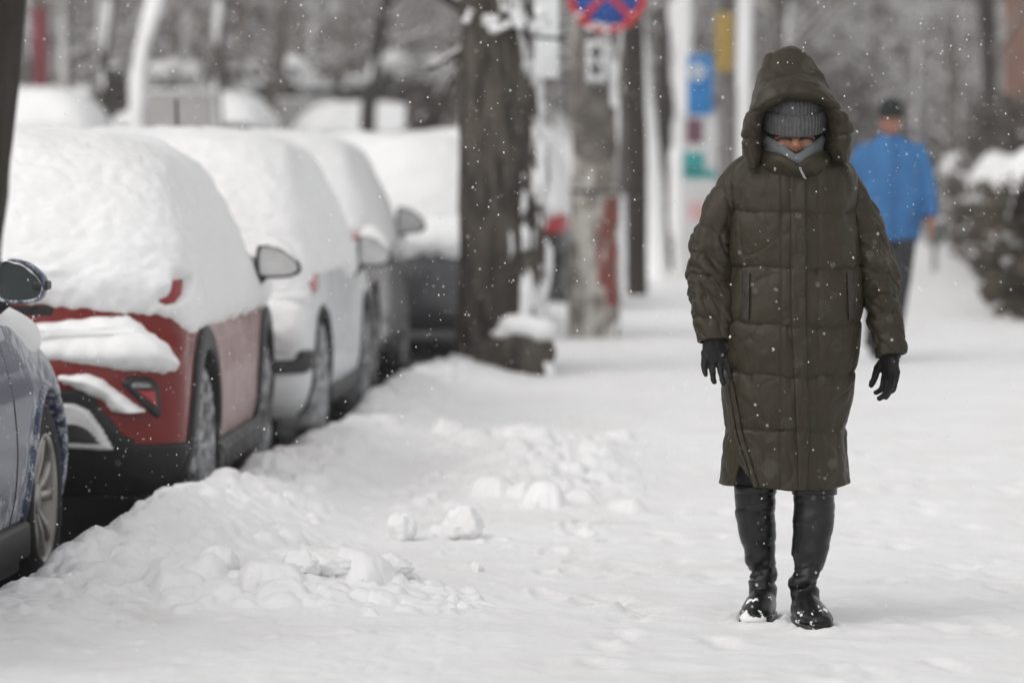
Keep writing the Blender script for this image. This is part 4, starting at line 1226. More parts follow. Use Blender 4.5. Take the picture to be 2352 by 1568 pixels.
boot(-1, [(.398, -.099, -.005, .060, .062), (.33, -.098, -.002, .057, .060), (.25, -.090, .005, .053, .055), (.17, -.080, .012, .042, .047), (.13, -.072, .015, .041, .046), (.10, -.072, .012, .042, .050), (.06, -.074, .01, .040, .052), (.03, -.074, .01, .036, .05)],
     [((-.066, .055, .036), .030, .030), ((-.072, .015, .045), .040, .045), ((-.084, -.05, .046), .045, .046), ((-.098, -.11, .036), .048, .034), ((-.108, -.155, .028), .043, .025), ((-.111, -.178, .025), .030, .018)], .055, 4)
boot(1, [(.398, .070, -.02, .064, .064), (.33, .069, -.017, .061, .062), (.25, .063, -.008, .055, .056), (.17, .050, .0, .046, .049), (.13, .044, .002, .042, .047), (.10, .040, .0, .043, .050), (.06, .044, -.005, .040, .052), (.03, .044, -.005, .036, .05)],
     [((.036, .04, .036), .030, .030), ((.038, .0, .045), .040, .045), ((.046, -.07, .047), .044, .047), ((.055, -.135, .040), .049, .036), ((.064, -.185, .035), .046, .028), ((.069, -.212, .034), .034, .020)], -.075, 11)
g = Geo()
for pts in ([(-.092, 0, .60), (-.097, 0, .46), (-.098, .01, .34)], [(.072, -.02, .60), (.070, -.02, .46), (.069, -.01, .34)]):
    g.add(*tube(catmull(pts, 12), np.linspace(.068, .053, 12), 24, round_end=True))
g.build('leggings', M['leggings'], woman)
# back panel of the coat seen through the side vent
V, F = tube(catmull([(-.165, .03, .62), (-.172, .02, .50), (-.176, .015, .408)], 20), [.03] * 20, 20, [.07] * 20); 

# gloved hands: palm, four unequal fingers and a thumb, each finger bent at its knuckles
def glove(wrist, palm_dir, side, fdirs, lens, thumb, seed, palm_w=.040, palm_l=.072):
    g = Geo()
    w = np.array(wrist); d = np.array(palm_dir, float); d /= np.linalg.norm(d); s = np.array(side, float); s -= d * (s @ d); s /= np.linalg.norm(s)
    nrm = np.cross(d, s)
    g.add(*tube([w - d * .05, w - d * .01, w + d * .01], [.033, .029, .030], 18, [.027, .022, .022]))
    # palm as an oblong pad
    path = [w, w + d * palm_l * .35, w + d * palm_l * .75, w + d * palm_l]
    t, A, B = frames(np.array(path)); th = np.linspace(0, 2 * math.pi, 24, endpoint=False)
    V = []
    for k, (rw, rt) in enumerate(((.028, .020), (.036, .019), (palm_w, .016), (palm_w * .96, .012))):
        V.append(np.array(path[k]) + s * (rw * np.cos(th))[:, None] + nrm * (rt * np.sin(th))[:, None])
    F = grid_faces(4, 24, False, True).tolist(); F.append(list(range(24))[::-1]); F.append([72 + k for k in range(24)])
    g.add(np.array(V), F)
    for k in range(4):
        off = (k - 1.5) / 1.5 * palm_w * .80
        p = w + d * (palm_l - .006 - .006 * abs(k - 1.4)) + s * off
        pts = [p - d * .015, p]
        for ln, dirv in zip(np.array([.44, .32, .26]) * lens[k], fdirs[k]):
            v = np.array(dirv, float); v = d * v[0] + s * v[1] + nrm * v[2]; v /= np.linalg.norm(v)
            pts.append(pts[-1] + v * ln)
        g.add(*tube(catmull(np.array(pts), 14), np.interp(np.linspace(0, 1, 14), [0, .3, 1], [.0098, .0100, .0078]), 12, round_end=True))
    base, tdirs = thumb
    p = w + d * base[0] + s * base[1] + nrm * base[2]; pts = [p]
    for ln, dirv in zip((.030, .028, .022), tdirs):
        v = np.array(dirv, float); v = d * v[0] + s * v[1] + nrm * v[2]; v /= np.linalg.norm(v); pts.append(pts[-1] + v * ln)
    g.add(*tube(catmull(np.array(pts), 12), np.linspace(.0135, .0092, 12), 12, round_end=True))
    return fuse('glove', g, .0028, M['glove'], woman, 2, lambda co, nn: co + nn * (.0018 * noise3(co, 90, seed))[:, None])
x0, z0 = wl_(1637, 772)
glove((x0, -.07, z0), (.08, -.12, -1), (1, .12, 0), [[(1, -.16, .1), (1, -.05, .35), (1, .05, .6)], [(1, -.08, .1), (1, 0, .3), (1, .06, .5)], [(1, .0, .1), (1, .05, .25), (1, .1, .5)], [(1, .06, .15), (1, .05, .35), (1, .0, .6)]],
      [.052, .068, .074, .064], ((.02, .034, .002), [(.7, .55, .3), (1, .1, .3), (1, -.15, .3)]), 3)
x0, z0 = wl_(2043, 812)
glove((x0, -.05, z0), (-.02, -.10, -1), (.45, -.88, 0), [[(1, .04, .15), (1, .06, .6), (.45, .06, 1.0)], [(1, .02, .15), (1, .02, .45), (.6, .02, .9)], [(1, -.02, .1), (1, -.03, .35), (.8, 0, .7)], [(1, -.05, .1), (1, -.06, .25), (1, -.05, .5)]],
      [.066, .074, .068, .052], ((.018, -.034, .004), [(.7, -.55, .2), (1, -.1, .35), (1, .1, .5)]), 6)

# ================================================================ the man in the blue jacket
M['blue_jacket'] = mat('blue jacket cloth', (0.032, 0.150, 0.35), .7, (0.024, 0.115, 0.29), 6, bump_s=.3, bump_scale=20, bump_d=.01)
M['trousers'] = mat('charcoal trousers', (0.016, 0.016, 0.019), .8)
M['black_knit'] = mat('black knit', (0.010, 0.013, 0.013), .9, bump_s=.4, bump_scale=90)
def man():
    D = 27.0; s = FPX / D
    X = (2044 - 1176) / s
    root = empty('person', (X, D, 0))
    root.scale = (.965, 1.018, 1.018)
    tag(root, 'person in bright blue jacket and black knit cap walking far behind', 'person')
    L = lambda px, py, y=0: np.array([(px - 2052) / s, y, 1.3 - (py - 403) / s])
    # jacket: trunk and sleeves in one skin
    g = Geo()
    rings = np.array([(.83, .00, .0, .215, .145), (.95, .0, .0, .222, .150), (1.10, .0, .0, .228, .152), (1.25, .0, .0, .232, .150), (1.38, .0, .0, .225, .138), (1.48, .0, .0, .185, .115), (1.535, .0, -.01, .095, .085), (1.56, .0, -.01, .07, .07)])
    R = catmull(rings, 60); m = 60; th = np.linspace(0, 2 * math.pi, m, endpoint=False)
    V = np.stack([R[:, 1:2] + R[:, 3:4] * np.sin(th), R[:, 2:3] - R[:, 4:5] * np.cos(th), np.repeat(R[:, :1], m, 1)], -1)
    F = grid_faces(60, m, False, True)[:, ::-1].tolist(); F.append(list(range(m))); F.append([59 * m + k for k in range(m)][::-1])
    g.add(V, F)
    g.add(*tube(catmull([(.16, .0, 1.46), (.225, .01, 1.36), (.265, .02, 1.20), (.285, .0, 1.08), (.295, -.05, .985)], 24), np.linspace(.082, .056, 24), 20))
    g.add(*tube(catmull([(-.16, .0, 1.46), (-.225, .01, 1.36), (-.262, .05, 1.20), (-.27, .07, 1.08), (-.27, .06, .97)], 24), np.linspace(.082, .056, 24), 20))
    def post(co, nn): return co + nn * (.010 * fbm(co * np.array([1, 1, 1.4]), 7, 3, 5) + .006 * noise3(co, 22, 8))[:, None]
    j = fuse('jacket', g, .011, M['blue_jacket'], root, 4, post)
    V, F = rounded_box((0.0, -.160, 1.18), (.018, .03, .66), .006); mk('zip_flap', V, F, M['blue_jacket'], j)
    # body
    g = Geo()
    g.add(*ellipsoid((0.0, -.035, 1.665), (.076, .095, .118), 28, 20, rotm('X', 10)))
    g.add(*ellipsoid((0.0, -.075, 1.615), (.055, .05, .06), 20, 14)); g.add(*ellipsoid((0, -.135, 1.642), (.013, .02, .022), 12, 8))
    g.add(*tube([(0, -.02, 1.62), (0, -.01, 1.54), (0, 0, 1.45)], [.058, .06, .10], 18))
    g.add(*tube([(0, 0, 1.45), (0, 0, 1.2), (0, 0, .92)], [.16, .16, .15], 20, [.10, .11, .11], round_end=True))
    for sx in (-1, 1):
        g.add(*ellipsoid((sx * .077, -.02, 1.65), (.012, .022, .03), 10, 8))
        g.add(*tube(catmull([(sx * .16, 0, 1.44), (sx * .25, .02, 1.22), (sx * .285, 0, 1.05), (sx * .295, -.055, .95)], 14), np.linspace(.05, .03, 14), 14, round_end=True))
    g.add(*tube(catmull([(-.09, 0, .92), (-.085, .05, .50), (-.09, .12, .12)], 14), np.linspace(.085, .045, 14), 16, round_end=True))
    g.add(*tube(catmull([(.09, 0, .92), (.05, -.10, .52), (-.01, -.10, .12)], 14), np.linspace(.085, .045, 14), 16, round_end=True))
    for sx, hy in ((1, -.06), (-1, .055)):
        c = np.array([sx * .295 if sx > 0 else -.27, hy, .925])
        g.add(*ellipsoid(c, (.026, .040, .052), 14, 10))
        for k in range(4):
            p = c + np.array([.004 * sx, -.03 + .02 * k, -.035])
            g.add(*tube([p, p + np.array([-.006 * sx, -.004, -.035]), p + np.array([-.020 * sx, -.006, -.060 - .006 * (k in (1, 2))])], [.0105, .010, .008], 8, round_end=True))
        g.add(*tube([c + np.array([0, -.035, .01]), c + np.array([-.015 * sx, -.055, -.02]), c + np.array([-.02 * sx, -.058, -.045])], [.013, .011, .009], 8, round_end=True))
    fuse('body', g, .008, M['skin'], root, 3)
    ring_loft('knit_cap', [(1.672, 0, -.045, .088, .103), (1.70, 0, -.04, .091, .107), (1.74, 0, -.03, .089, .104), (1.78, 0, -.02, .072, .086), (1.805, 0, -.01, .04, .05), (1.812, 0, -.01, .005, .006)], M['black_knit'], root, 40, 60, lambda V, th: V + .003 * noise3(V, 40, 3)[..., None])
    g = Geo()
    g.add(*tube(catmull([(-.10, 0, .90), (-.095, .05, .52), (-.095, .12, .09)], 16), [.11, .105, .10, .098, .095, .09, .088, .086, .085, .083, .082, .08, .079, .078, .078, .077], 20))
    g.add(*tube(catmull([(.10, 0, .90), (.055, -.10, .54), (-.01, -.10, .09)], 16), [.11, .105, .10, .098, .095, .09, .088, .086, .085, .083, .082, .08, .079, .078, .078, .077], 20))
    fuse('trousers', g, .012, M['trousers'], root, 3, lambda co, nn: co + nn * (.008 * fbm(co * np.array([1, 1, 2]), 9, 2, 3))[:, None])
    for c, lift in (((-.012, -.14, .045), 0), ((-.095, .09, .05), .01)):
        g = Geo(); g.add(*tube([(c[0], c[1] + .10, c[2] + lift), (c[0], c[1] + .02, c[2] + .01), (c[0], c[1] - .08, c[2]), (c[0] + .005, c[1] - .15, c[2] - .01)], [.042, .05, .052, .04], 18, [.04, .048, .036, .026], round_end=True))
        fuse('shoe', g, .009, M['black'], root, 2)
man()

# ================================================================ trees
M['bark'] = mat('dark bark', (0.022, 0.0175, 0.0138), .9, (0.085, 0.071, 0.057), 14, stretch=(1, 1, .25), bump_s=.9, bump_scale=22, bump_d=.03)
M['bark_dark'] = mat('near black bark', (0.020, 0.016, 0.012), .9, (0.035, 0.028, 0.021), 9, stretch=(1, 1, .25), bump_s=.8, bump_scale=22, bump_d=.02)
M['bark_grey'] = mat('grey bark', (0.085, 0.075, 0.068), .9, (0.12, 0.105, 0.095), 7, stretch=(1, 1, .3))
M['twig'] = mat('bare twigs', (0.080, 0.066, 0.055), .9, (0.115, 0.097, 0.082), 2)  # lightened and warmed: some of the background haze is in this colour
M['snow_far'] = mat('snow on branches', (0.56, 0.555, 0.55), .8)  # greyer than the near snow, painting in the low contrast of haze

def trunk_mesh(name, path, rad, parent, mat_, seg=64, n=160, ridge=.012, seed=0, flare=0, furrow=0):
    c = catmull(np.array(path), n); r = catmull(np.array(rad)[:, None], n)[:, 0]
    t, A, B = frames(c); th = np.linspace(0, 2 * math.pi, seg, endpoint=False)
    q = np.stack([np.cos(th)[None] * 1.6 + 0 * r[:, None], np.sin(th)[None] * 1.6 + 0 * r[:, None], c[:, 2:3] * 1.4 + 0 * th[None]], -1)
    R = r[:, None] * (1 + .10 * fbm(q, 1.0, 2, seed)) + ridge * fbm(q * np.array([4, 4, 1.6]), 1.6, 3, seed + 3)
    if furrow: R = R - furrow * np.clip(1 - 3.0 * np.abs(noise3(q * np.array([4.2, 4.2, 1.1]), 1.0, seed + 21)), 0, 1) - .6 * furrow * np.clip(1 - 3.0 * np.abs(noise3(q * np.array([8, 8, 2.4]), 1.0, seed + 25)), 0, 1)
    if flare:
        fl = np.exp(-(c[:, 2:3]) / .16); R = R * (1 + fl * flare * (.6 + .7 * noise3(q * np.array([1.6, 1.6, 0]), 1.0, seed + 9)))
    V = c[:, None] + A[:, None] * (np.cos(th)[None] * R)[..., None] + B[:, None] * (np.sin(th)[None] * R)[..., None]
    F = grid_faces(n, seg, False, True).tolist(); F.append(list(range(seg))[::-1]); F.append([(n - 1) * seg + k for k in range(seg)])
    o = mk(name, V, F, mat_, parent)
    return o, V
def plaster(name, V, direction, thr, T, parent, seed, scale=6, zfade=None, stretch=(1, 1, .5), mat_=None):
    """wind-blown snow stuck on one side of a trunk (V = the trunk's grid)"""
    Nn = -grid_normals(V, True)
    cen = V.mean(1, keepdims=True)
    if ((Nn * (V - cen)).sum(-1)).mean() < 0: Nn = -Nn
    d = np.array(direction, float); d /= np.linalg.norm(d)
    f = (Nn @ d) - thr + .55 * fbm(V * np.array(stretch), scale, 4, seed)
    if zfade is not None: f = f + zfade(V)
    t = np.where(f > 0, T * np.sqrt(np.clip(f / .35, 0, 1)), np.maximum(f * .1, -.03))
    W = V + Nn * t[..., None]
    F = grid_faces(V.shape[0], V.shape[1], False, True); keep = (t.ravel()[F] > -.02).any(1); F = F[keep]
    used = np.unique(F); idx = -np.ones(V.shape[0] * V.shape[1], int); idx[used] = np.arange(len(used))
    return tag(mk(name, W.reshape(-1, 3)[used], idx[F], mat_ or M['snow'], parent), kind='stuff')

def limbs(rng, start, direction, length, r, depth, out, spread=.6, segs=4, up=.15):
    """recursive bare branches; out collects (points, radii)"""
    p = np.array(start, float); d = np.array(direction, float); d /= np.linalg.norm(d)
    pts = [p]; 
    for k in range(segs):
        d = d + rng.normal(0, .16, 3) + np.array([0, 0, up * .3]); d /= np.linalg.norm(d)
        p = p + d * length / segs; pts.append(p)
    rr = np.linspace(r, r * .35, segs + 1)
    out.append((np.array(pts), rr))
    if depth > 0:
        for k in range(rng.randint(3, 6)):
            u = rng.uniform(.25, 1.0); i = min(int(u * segs), segs - 1); q = pts[i] + (pts[i + 1] - pts[i]) * (u * segs - i)
            a = rng.normal(0, 1, 3); a -= d * (a @ d); a /= np.linalg.norm(a) + 1e-9
            nd = d * rng.uniform(.5, 1.0) + a * spread * rng.uniform(.6, 1.5)
            limbs(rng, q, nd, length * rng.uniform(.4, .68), max(r * (1 - .6 * u) * .6, .006), depth - 1, out, spread, max(2, segs - 1), up)

def limb_mesh(name, lst, mat_, parent, seg=5, dz=0.0, k=1.0, minhor=0.0, rmin=0.0):
    Vs = []; Fs = []; n0 = 0
    for pts, rr in lst:
        dd = pts[-1] - pts[0]; hor = np.linalg.norm(dd[:2]) / (np.linalg.norm(dd) + 1e-9)
        if hor < minhor: continue
        r = np.maximum(rr * k, rmin)
        V, F = tube(pts + np.array([0, 0, dz]) + np.array([0, 0, 1.0]) * (rr * .7 if dz or k != 1 else rr * 0)[:, None], r, seg, cap=False)
        Vs.append(V); Fs.append(np.array(F) + n0); n0 += len(V)
    if not Vs: return None
    return tag(mk(name, np.concatenate(Vs), np.concatenate(Fs), mat_, parent), kind='stuff')

# the leaning dark trunk at the left edge, close to the camera
t0 = empty('tree', (-1.168, 8.05, 0)); tag(t0, 'dark bare tree trunk cut by the left edge, closest to the camera', 'tree')
tr, V = trunk_mesh('trunk', [(-.12, 0, -.1), (-.105, 0, .4), (-.075, 0, .9), (-.025, 0, 1.35), (.012, 0, 1.8), (.03, 0, 2.6), (.03, .05, 3.6)], [.20, .16, .145, .14, .14, .13, .11], t0, M['bark_dark'], seed=4, flare=.3)
rngt = np.random.RandomState(2); lst = []
for a in range(6): limbs(rngt, (.03, .05, 3.4), (math.cos(a), math.sin(a), .8), 2.2, .05, 2, lst)
limb_mesh('crown', lst, M['bark_dark'], t0)

# the thick trunk by the kerb with wind-blown snow on its right flank and a cut stump at its foot
TD = 25.4; TS = FPX / TD
t1 = empty('tree', ((1150 - 1176) / TS, TD, 0)); tag(t1, 'thick brown kerbside trunk with snow stuck down its right flank', 'tree')
T1 = lambda px, py, y=0: ((px - 1150) / TS, y, 1.3 - (py - 403) / TS)
tr, V = trunk_mesh('trunk', [T1(1140, 900), T1(1146, 800), T1(1148, 650), T1(1150, 450), T1(1148, 250), T1(1140, 80), T1(1132, -60), T1(1130, -300), T1(1128, -700)], [.33, .295, .285, .280, .270, .24, .215, .19, .15], t1, M['bark'], 180, 300, .018, 11, .10, .018)
plaster('snow', V, (1, .08, .0), .95, .055, tr, 12, 8.0, zfade=lambda V: .14 * smooth(1.6, .4, V[..., 2]), stretch=(1, 1, .5))
# twisted bark lip and broken stubs where it forks above
rngt = np.random.RandomState(8); lst = []
limbs(rngt, T1(1075, 100), (-.75, -.1, -.45), .36, .028, 1, lst, .5, up=-.3)
limbs(rngt, T1(1072, 110), (-.6, -.1, -.75), .42, .020, 1, lst, .4, up=-.5)
limbs(rngt, T1(1085, 30), (-.6, -.2, .6), .5, .05, 2, lst)
limbs(rngt, T1(1230, 40), (.7, -.2, .5), .45, .045, 2, lst)
limbs(rngt, T1(1235, 110, -.05), (.5, -.3, .4), .25, .03, 1, lst)
for a in range(9): limbs(rngt, T1(1130, -420 - 30 * a), (math.cos(a * .7), math.sin(a * .7) * .6, .7), 2.2, .07, 2, lst)
limb_mesh('crown', lst, M['bark'], t1, 7)
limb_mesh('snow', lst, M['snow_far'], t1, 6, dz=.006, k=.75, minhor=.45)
g = Geo()
rr = np.random.RandomState(3)
for k in range(20):
    p = np.array(T1(rr.uniform(1068, 1245), rr.uniform(20, 75), -.2)); g.add(*ellipsoid(p, (rr.uniform(.02, .05), .04, rr.uniform(.015, .035)), 10, 8))
tag(g.build('snow', M['snow'], t1), kind='stuff')
# stump with a snow hat
st = empty('tree_stump', (*T1(1172, 0)[:1], TD - .34, 0)); tag(st, 'low knobbly stump with thick snow hat at the foot of the thick trunk', 'tree stump')
g = Geo()
g.add(*ellipsoid((-.02, 0, .14), (.17, .14, .17), 24, 16)); g.add(*ellipsoid((.12, .02, .15), (.10, .12, .13), 20, 14)); g.add(*ellipsoid((-.20, .03, .08), (.12, .1, .18), 18, 12)); g.add(*ellipsoid((.06, -.08, .06), (.10, .08, .11), 16, 12)); g.add(*ellipsoid((-.27, .0, .02), (.07, .08, .14), 14, 10))
fuse('stump', g, .014, M['bark'], st, 2, lambda co, nn: co + nn * (.035 * fbm(co, 8, 3, 4))[:, None])
g = Geo()
g.add(*ellipsoid((.0, .0, .315), (.16, .14, .085), 28, 16)); g.add(*ellipsoid((.09, .0, .29), (.13, .13, .09), 24, 14)); g.add(*ellipsoid((-.12, .0, .27), (.09, .09, .035), 16, 10)); g.add(*ellipsoid((.15, -.08, .02), (.07, .05, .07), 16, 10))
fuse('snow', g, .013, M['snow'], st, 4, lambda co, nn: co + nn * (.012 * fbm(co, 10, 2, 6))[:, None])
# white notice board strapped to the trunk
nb = empty('notice_board', (*T1(1229, 0)[:1], TD - .16, 0)); tag(nb, 'white plastic board strapped to the upper right of the thick trunk', 'board')
zt, zb_ = T1(0, -60)[2], T1(0, 182)[2]
V, F = rounded_box((0, -.03, (zt + zb_) / 2), (.155, .03, zt - zb_), .006); M['board'] = mat('white board', (.66, .67, .68), .5, (.58, .59, .60), 6); mk('panel', V, F, M['board'], nb)
V, F = rounded_box((-.02, -.045, T1(0, 90)[2]), (.22, .012, .022), .004, rotm('Y', 4)); mk('strap', V, F, M['black'], nb)

# ---------------------------------------------------------------- concrete pole with the clearway sign
M['concrete'] = mat('weathered concrete', (0.42, 0.40, 0.37), .9, (0.17, 0.15, 0.13), 9, lo=.42, hi=.62, stretch=(1, 1, .6), bump_s=.6, bump_scale=25, bump_d=.02)
M['rust_paint'] = mat('old red paint', (0.22, 0.045, 0.035), .8, (0.16, 0.06, 0.05), 9)
PD = 30.8; PS = FPX / PD
PLx = lambda px: (px - 1368) / PS
PLz = lambda py: 1.3 - (py - 403) / PS
pole = empty('utility_pole', ((1368 - 1176) / PS, PD, 0)); tag(pole, 'grey concrete pole with flaked red paint and snow patches right of the thick trunk', 'pole')
tr, V = trunk_mesh('shaft', [(-.012, 0, -.1), (-.01, 0, .3), (0, 0, 1.2), (.01, 0, 2.6), (.02, 0, 6.5)], [.205, .203, .198, .185, .16], pole, M['concrete'], 40, 160, .004, 21)
plaster('snow', V, (.9, -.8, .0), 1.18, .03, pole, 22, 5.0, zfade=lambda V: .20 * smooth(1.35, 1.6, V[..., 2]))
M['dirt_dark'] = mat('dark sooty wash', (0.08, 0.07, 0.062), .9, (0.14, 0.125, 0.112), 7)
plaster('dark_coating', V, (0, -1, 0), .30, .006, pole, 25, 2.2, zfade=lambda V: 1.45 * smooth(1.25, 1.6, V[..., 2]) - 1.35 - 1.5 * smooth(2.3, 2.7, V[..., 2]), mat_=M['dirt_dark'])
plaster('old_paint', V, (.6, -1, 0), 1.02, .005, pole, 33, 5.0, zfade=lambda V: np.where((V[..., 2] > .25) & (V[..., 2] < 1.15), .1, -2.0), mat_=M['rust_paint'], stretch=(1, 1, .3))
ring = np.array([(0.203, 0), (.212, .004), (.212, .022), (.203, .026)])
th = np.linspace(0, 2 * math.pi, 40, endpoint=False)
V = np.stack([np.stack([a * np.cos(th), a * np.sin(th), PLz(443) + b + 0 * th], -1) for a, b in ring]); mk('steel_band', V, grid_faces(4, 40, False, True), M['black'], pole)
sg_ = empty('no_stopping_sign', ((1392 - 1176) / PS, PD - .27, PLz(-10))); tag(sg_, 'round blue no stopping sign with red border and red cross on the pole', 'sign')
M['sign_blue'] = mat('sign blue', (0.012, 0.065, 0.30), .5, (0.016, 0.08, 0.34), 8)
M['sign_red'] = mat('sign red', (0.48, 0.016, 0.022), .5, (0.42, 0.018, 0.022), 8)
M['sign_back'] = mat('galvanised steel', (.4, .4, .41), .45, metal=.6)
M['sign_white'] = mat('sign white', (.62, .62, .62), .5, (.55, .55, .55), 10)
R0 = .325
def disc(r, y, th_=.004, n=64):
    th = np.linspace(0, 2 * math.pi, n, endpoint=False)
    pr = [(0.001, -th_), (r, -th_), (r, th_), (.001, th_)]
    return np.stack([np.stack([a * np.cos(th), y + b + 0 * th, a * np.sin(th)], -1) for a, b in pr]), grid_faces(4, n, False, True)
V, F = disc(R0, .006, .006); mk('plate', V, F, M['sign_back'], sg_)
V, F = disc(R0 * .985, -.004, .003); mk('face', V, F, M['sign_blue'], sg_)
th = np.linspace(0, 2 * math.pi, 64, endpoint=False)
V = np.stack([np.stack([a * np.cos(th), -.010 + b + 0 * th, a * np.sin(th)], -1) for a, b in ((R0 * .80, .002), (R0 * .80, -.002), (R0 * .985, -.002), (R0 * .985, .002))]); mk('border', V, grid_faces(4, 64, True, True), M['sign_red'], sg_)
for k, a in enumerate((45, -45)):
    V, F = box((0, -.0125 - .003 * k, 0), (R0 * 1.66, .003, R0 * .155), rotm('Y', a)); mk('cross_bar', V, F, M['sign_red'], sg_, False)
g = Geo(); rr = np.random.RandomState(5)
for k in range(12):
    a = rr.uniform(-2.5, -.6); q = rr.uniform(.75, 1.0) * R0
    g.add(*ellipsoid((q * math.cos(a), -.02, q * math.sin(a)), (rr.uniform(.01, .035), .008, rr.uniform(.008, .02)), 10, 8))
tag(g.build('snow', M['snow'], sg_), kind='stuff')
V, F = rounded_box((0, .05, 0), (.05, .10, .06), .005); mk('bracket', V, F, M['sign_back'], sg_)
ps = empty('arrow_plate', ((1367 - 1176) / PS, PD - .24, PLz(143))); tag(ps, 'small white plate with vertical black double arrow below the round sign', 'sign')
hh = 105 / PS; ww = 52 / PS
V, F = rounded_box((0, 0, 0), (ww, .01, hh), .004); mk('plate', V, F, M['sign_white'], ps)
V = [];
for a in (1,): pass
g = Geo(); g.add(*box((0, -.007, 0), (ww * .16, .004, hh * .5)))
for sgn in (1, -1):
    g.add(np.array([(-ww * .3, -.005, sgn * hh * .12), (ww * .3, -.005, sgn * hh * .12), (0, -.005, sgn * hh * .38), (-ww * .3, -.009, sgn * hh * .12), (ww * .3, -.009, sgn * hh * .12), (0, -.009, sgn * hh * .38)]), [[0, 1, 2], [5, 4, 3], [0, 3, 4, 1], [1, 4, 5, 2], [2, 5, 3, 0]])
g.build('double_arrow', M['black'], ps, False)
for (cx_, cz_, w_, h_) in ((0, hh * .47, ww * .94, hh * .03), (0, -hh * .47, ww * .94, hh * .03), (ww * .46, 0, ww * .05, hh * .91), (-ww * .46, 0, ww * .05, hh * .91)):
    V, F = box((cx_, -.0065, cz_), (w_, .003, h_)); mk('border', V, F, M['black'], ps, False)
V, F = rounded_box((0, .02, 0), (.04, .05, .05), .005); mk('bracket', V, F, M['sign_back'], ps)

# ---------------------------------------------------------------- trees along the pavement farther back
def street_tree(label, px, D, base_px, path_px, rad, bark, snow_thr=1.0, seed=1, crown=True, snow_dir=(1, -.5, 0), snow_T=.04):
    s = FPX / D
    root = empty('tree', ((base_px - 1176) / s, D, 0)); tag(root, label, 'tree', 'trees along the street')
    pts = [((a - base_px) / s, 0, 1.3 - (b - 403) / s) for a, b in path_px]
    pts = [(pts[0][0], 0, -.1)] + pts
    top = np.array(pts[-1]); pts = pts + [tuple(top + np.array([(top[0] - pts[-2][0]) * .5, .1, 2.5]))]
    tr, V = trunk_mesh('trunk', pts, [rad * 1.15] + [rad] * (len(pts) - 2) + [rad * .6], root, bark, 28, 90, .01, seed)
    plaster('snow', V, snow_dir, snow_thr, snow_T, root, seed + 2, 3.0)
    rng = np.random.RandomState(seed); lst = []
    if crown:
        for k in range(9):
            u = rng.uniform(.35, 1); q = np.array(pts[-2]) * u + np.array(pts[1]) * (1 - u); a = rng.uniform(0, 6.28)
            if q[2] < 1.5: q = np.array(pts[-2])
            limbs(rng, q + np.array([0, 0, rng.uniform(0, 2)]), (math.cos(a), math.sin(a), .7), rng.uniform(1.2, 2.4), rad * .4, 2, lst)
        limb_mesh('crown', lst, M['twig'], root, 5); limb_mesh('snow', lst, M['snow_far'], root, 4, dz=.01, k=.8, minhor=.4)
    return root
street_tree('slim dark upright trunk just right of the concrete pole', 0, 41.5, 1463, [(1463, 675), (1462, 400), (1456, 150), (1448, -40)], .115, M['bark_dark'], 1.35, 31, snow_T=.05)
street_tree('pale leaning trunk coated with snow, right of the slim dark trunk', 0, 48.0, 1515, [(1512, 620), (1500, 450), (1485, 300), (1466, 130), (1455, -20)], .105, M['bark_grey'], -.1, 41, snow_dir=(-.3, -1, 0), snow_T=.05)
street_tree('crooked dark trunk with snow lumps, left of the white lamp post', 0, 53.0, 1545, [(1545, 610), (1535, 450), (1530, 300), (1532, 150), (1530, -20)], .15, M['bark_dark'], .72, 53, snow_T=.10)
street_tree('dark straight trunk rising behind the snowy hedge', 0, 62.0, 2272, [(2272, 560), (2272, 300), (2268, 100), (2262, -30)], .14, M['bark_dark'], 1.5, 67)
street_tree('faint grey trunk behind the white and grey posts', 0, 66.0, 1790, [(1790, 560), (1788, 250), (1792, 60), (1796, -30)], .15, M['bark_grey'], 1.0, 71)

# posts, banner and boards
def post(name, label, px, D, r, mat_, top_py=-60, snow=True, seed=0):
    s = FPX / D; zt = 1.3 - (top_py - 403) / s
    root = empty(name, ((px - 1176) / s, D, 0)); tag(root, label, 'post', 'posts beside the pavement')
    V, F = tube([(0, 0, -.1), (0, 0, .5), (0, 0, .52), (0, 0, zt)], [r * 1.35, r * 1.35, r, r * .85], 20); mk('shaft', V, F, mat_, root)
    if snow:
        g = np.linspace(.3, zt, 60); th = np.linspace(0, 2 * math.pi, 24, endpoint=False)
        Vg = np.stack([np.stack([r * .97 * np.cos(th), r * .97 * np.sin(th), z + 0 * th], -1) for z in g])
        plaster('snow', Vg, (-.2, -1, 0), .1, .03, root, seed, 2.0)
    V, F = tube([(0, 0, zt - .02), (0, 0, zt + .05)], [r * 1.1, r * .5], 16); mk('cap', V, F, mat_, root)
    return root
M['post_grey'] = mat('grey painted steel', (0.16, 0.15, 0.14), .6, (.12, .11, .10), 5)
M['post_white'] = mat('white painted steel', (0.62, 0.62, 0.62), .5, (.55, .55, .55), 5)
post('lamp_post', 'white snow plastered lamp post left of the blue board', 1573, 50, .085, M['post_white'], seed=3)
post('steel_post', 'brown grey steel post with a yellow sign, right of the blue board', 1670, 46, .10, M['post_grey'], snow=False)
post('steel_post', 'slim white post next to the hood of the olive coat', 1710, 48, .075, M['post_white'], seed=5)
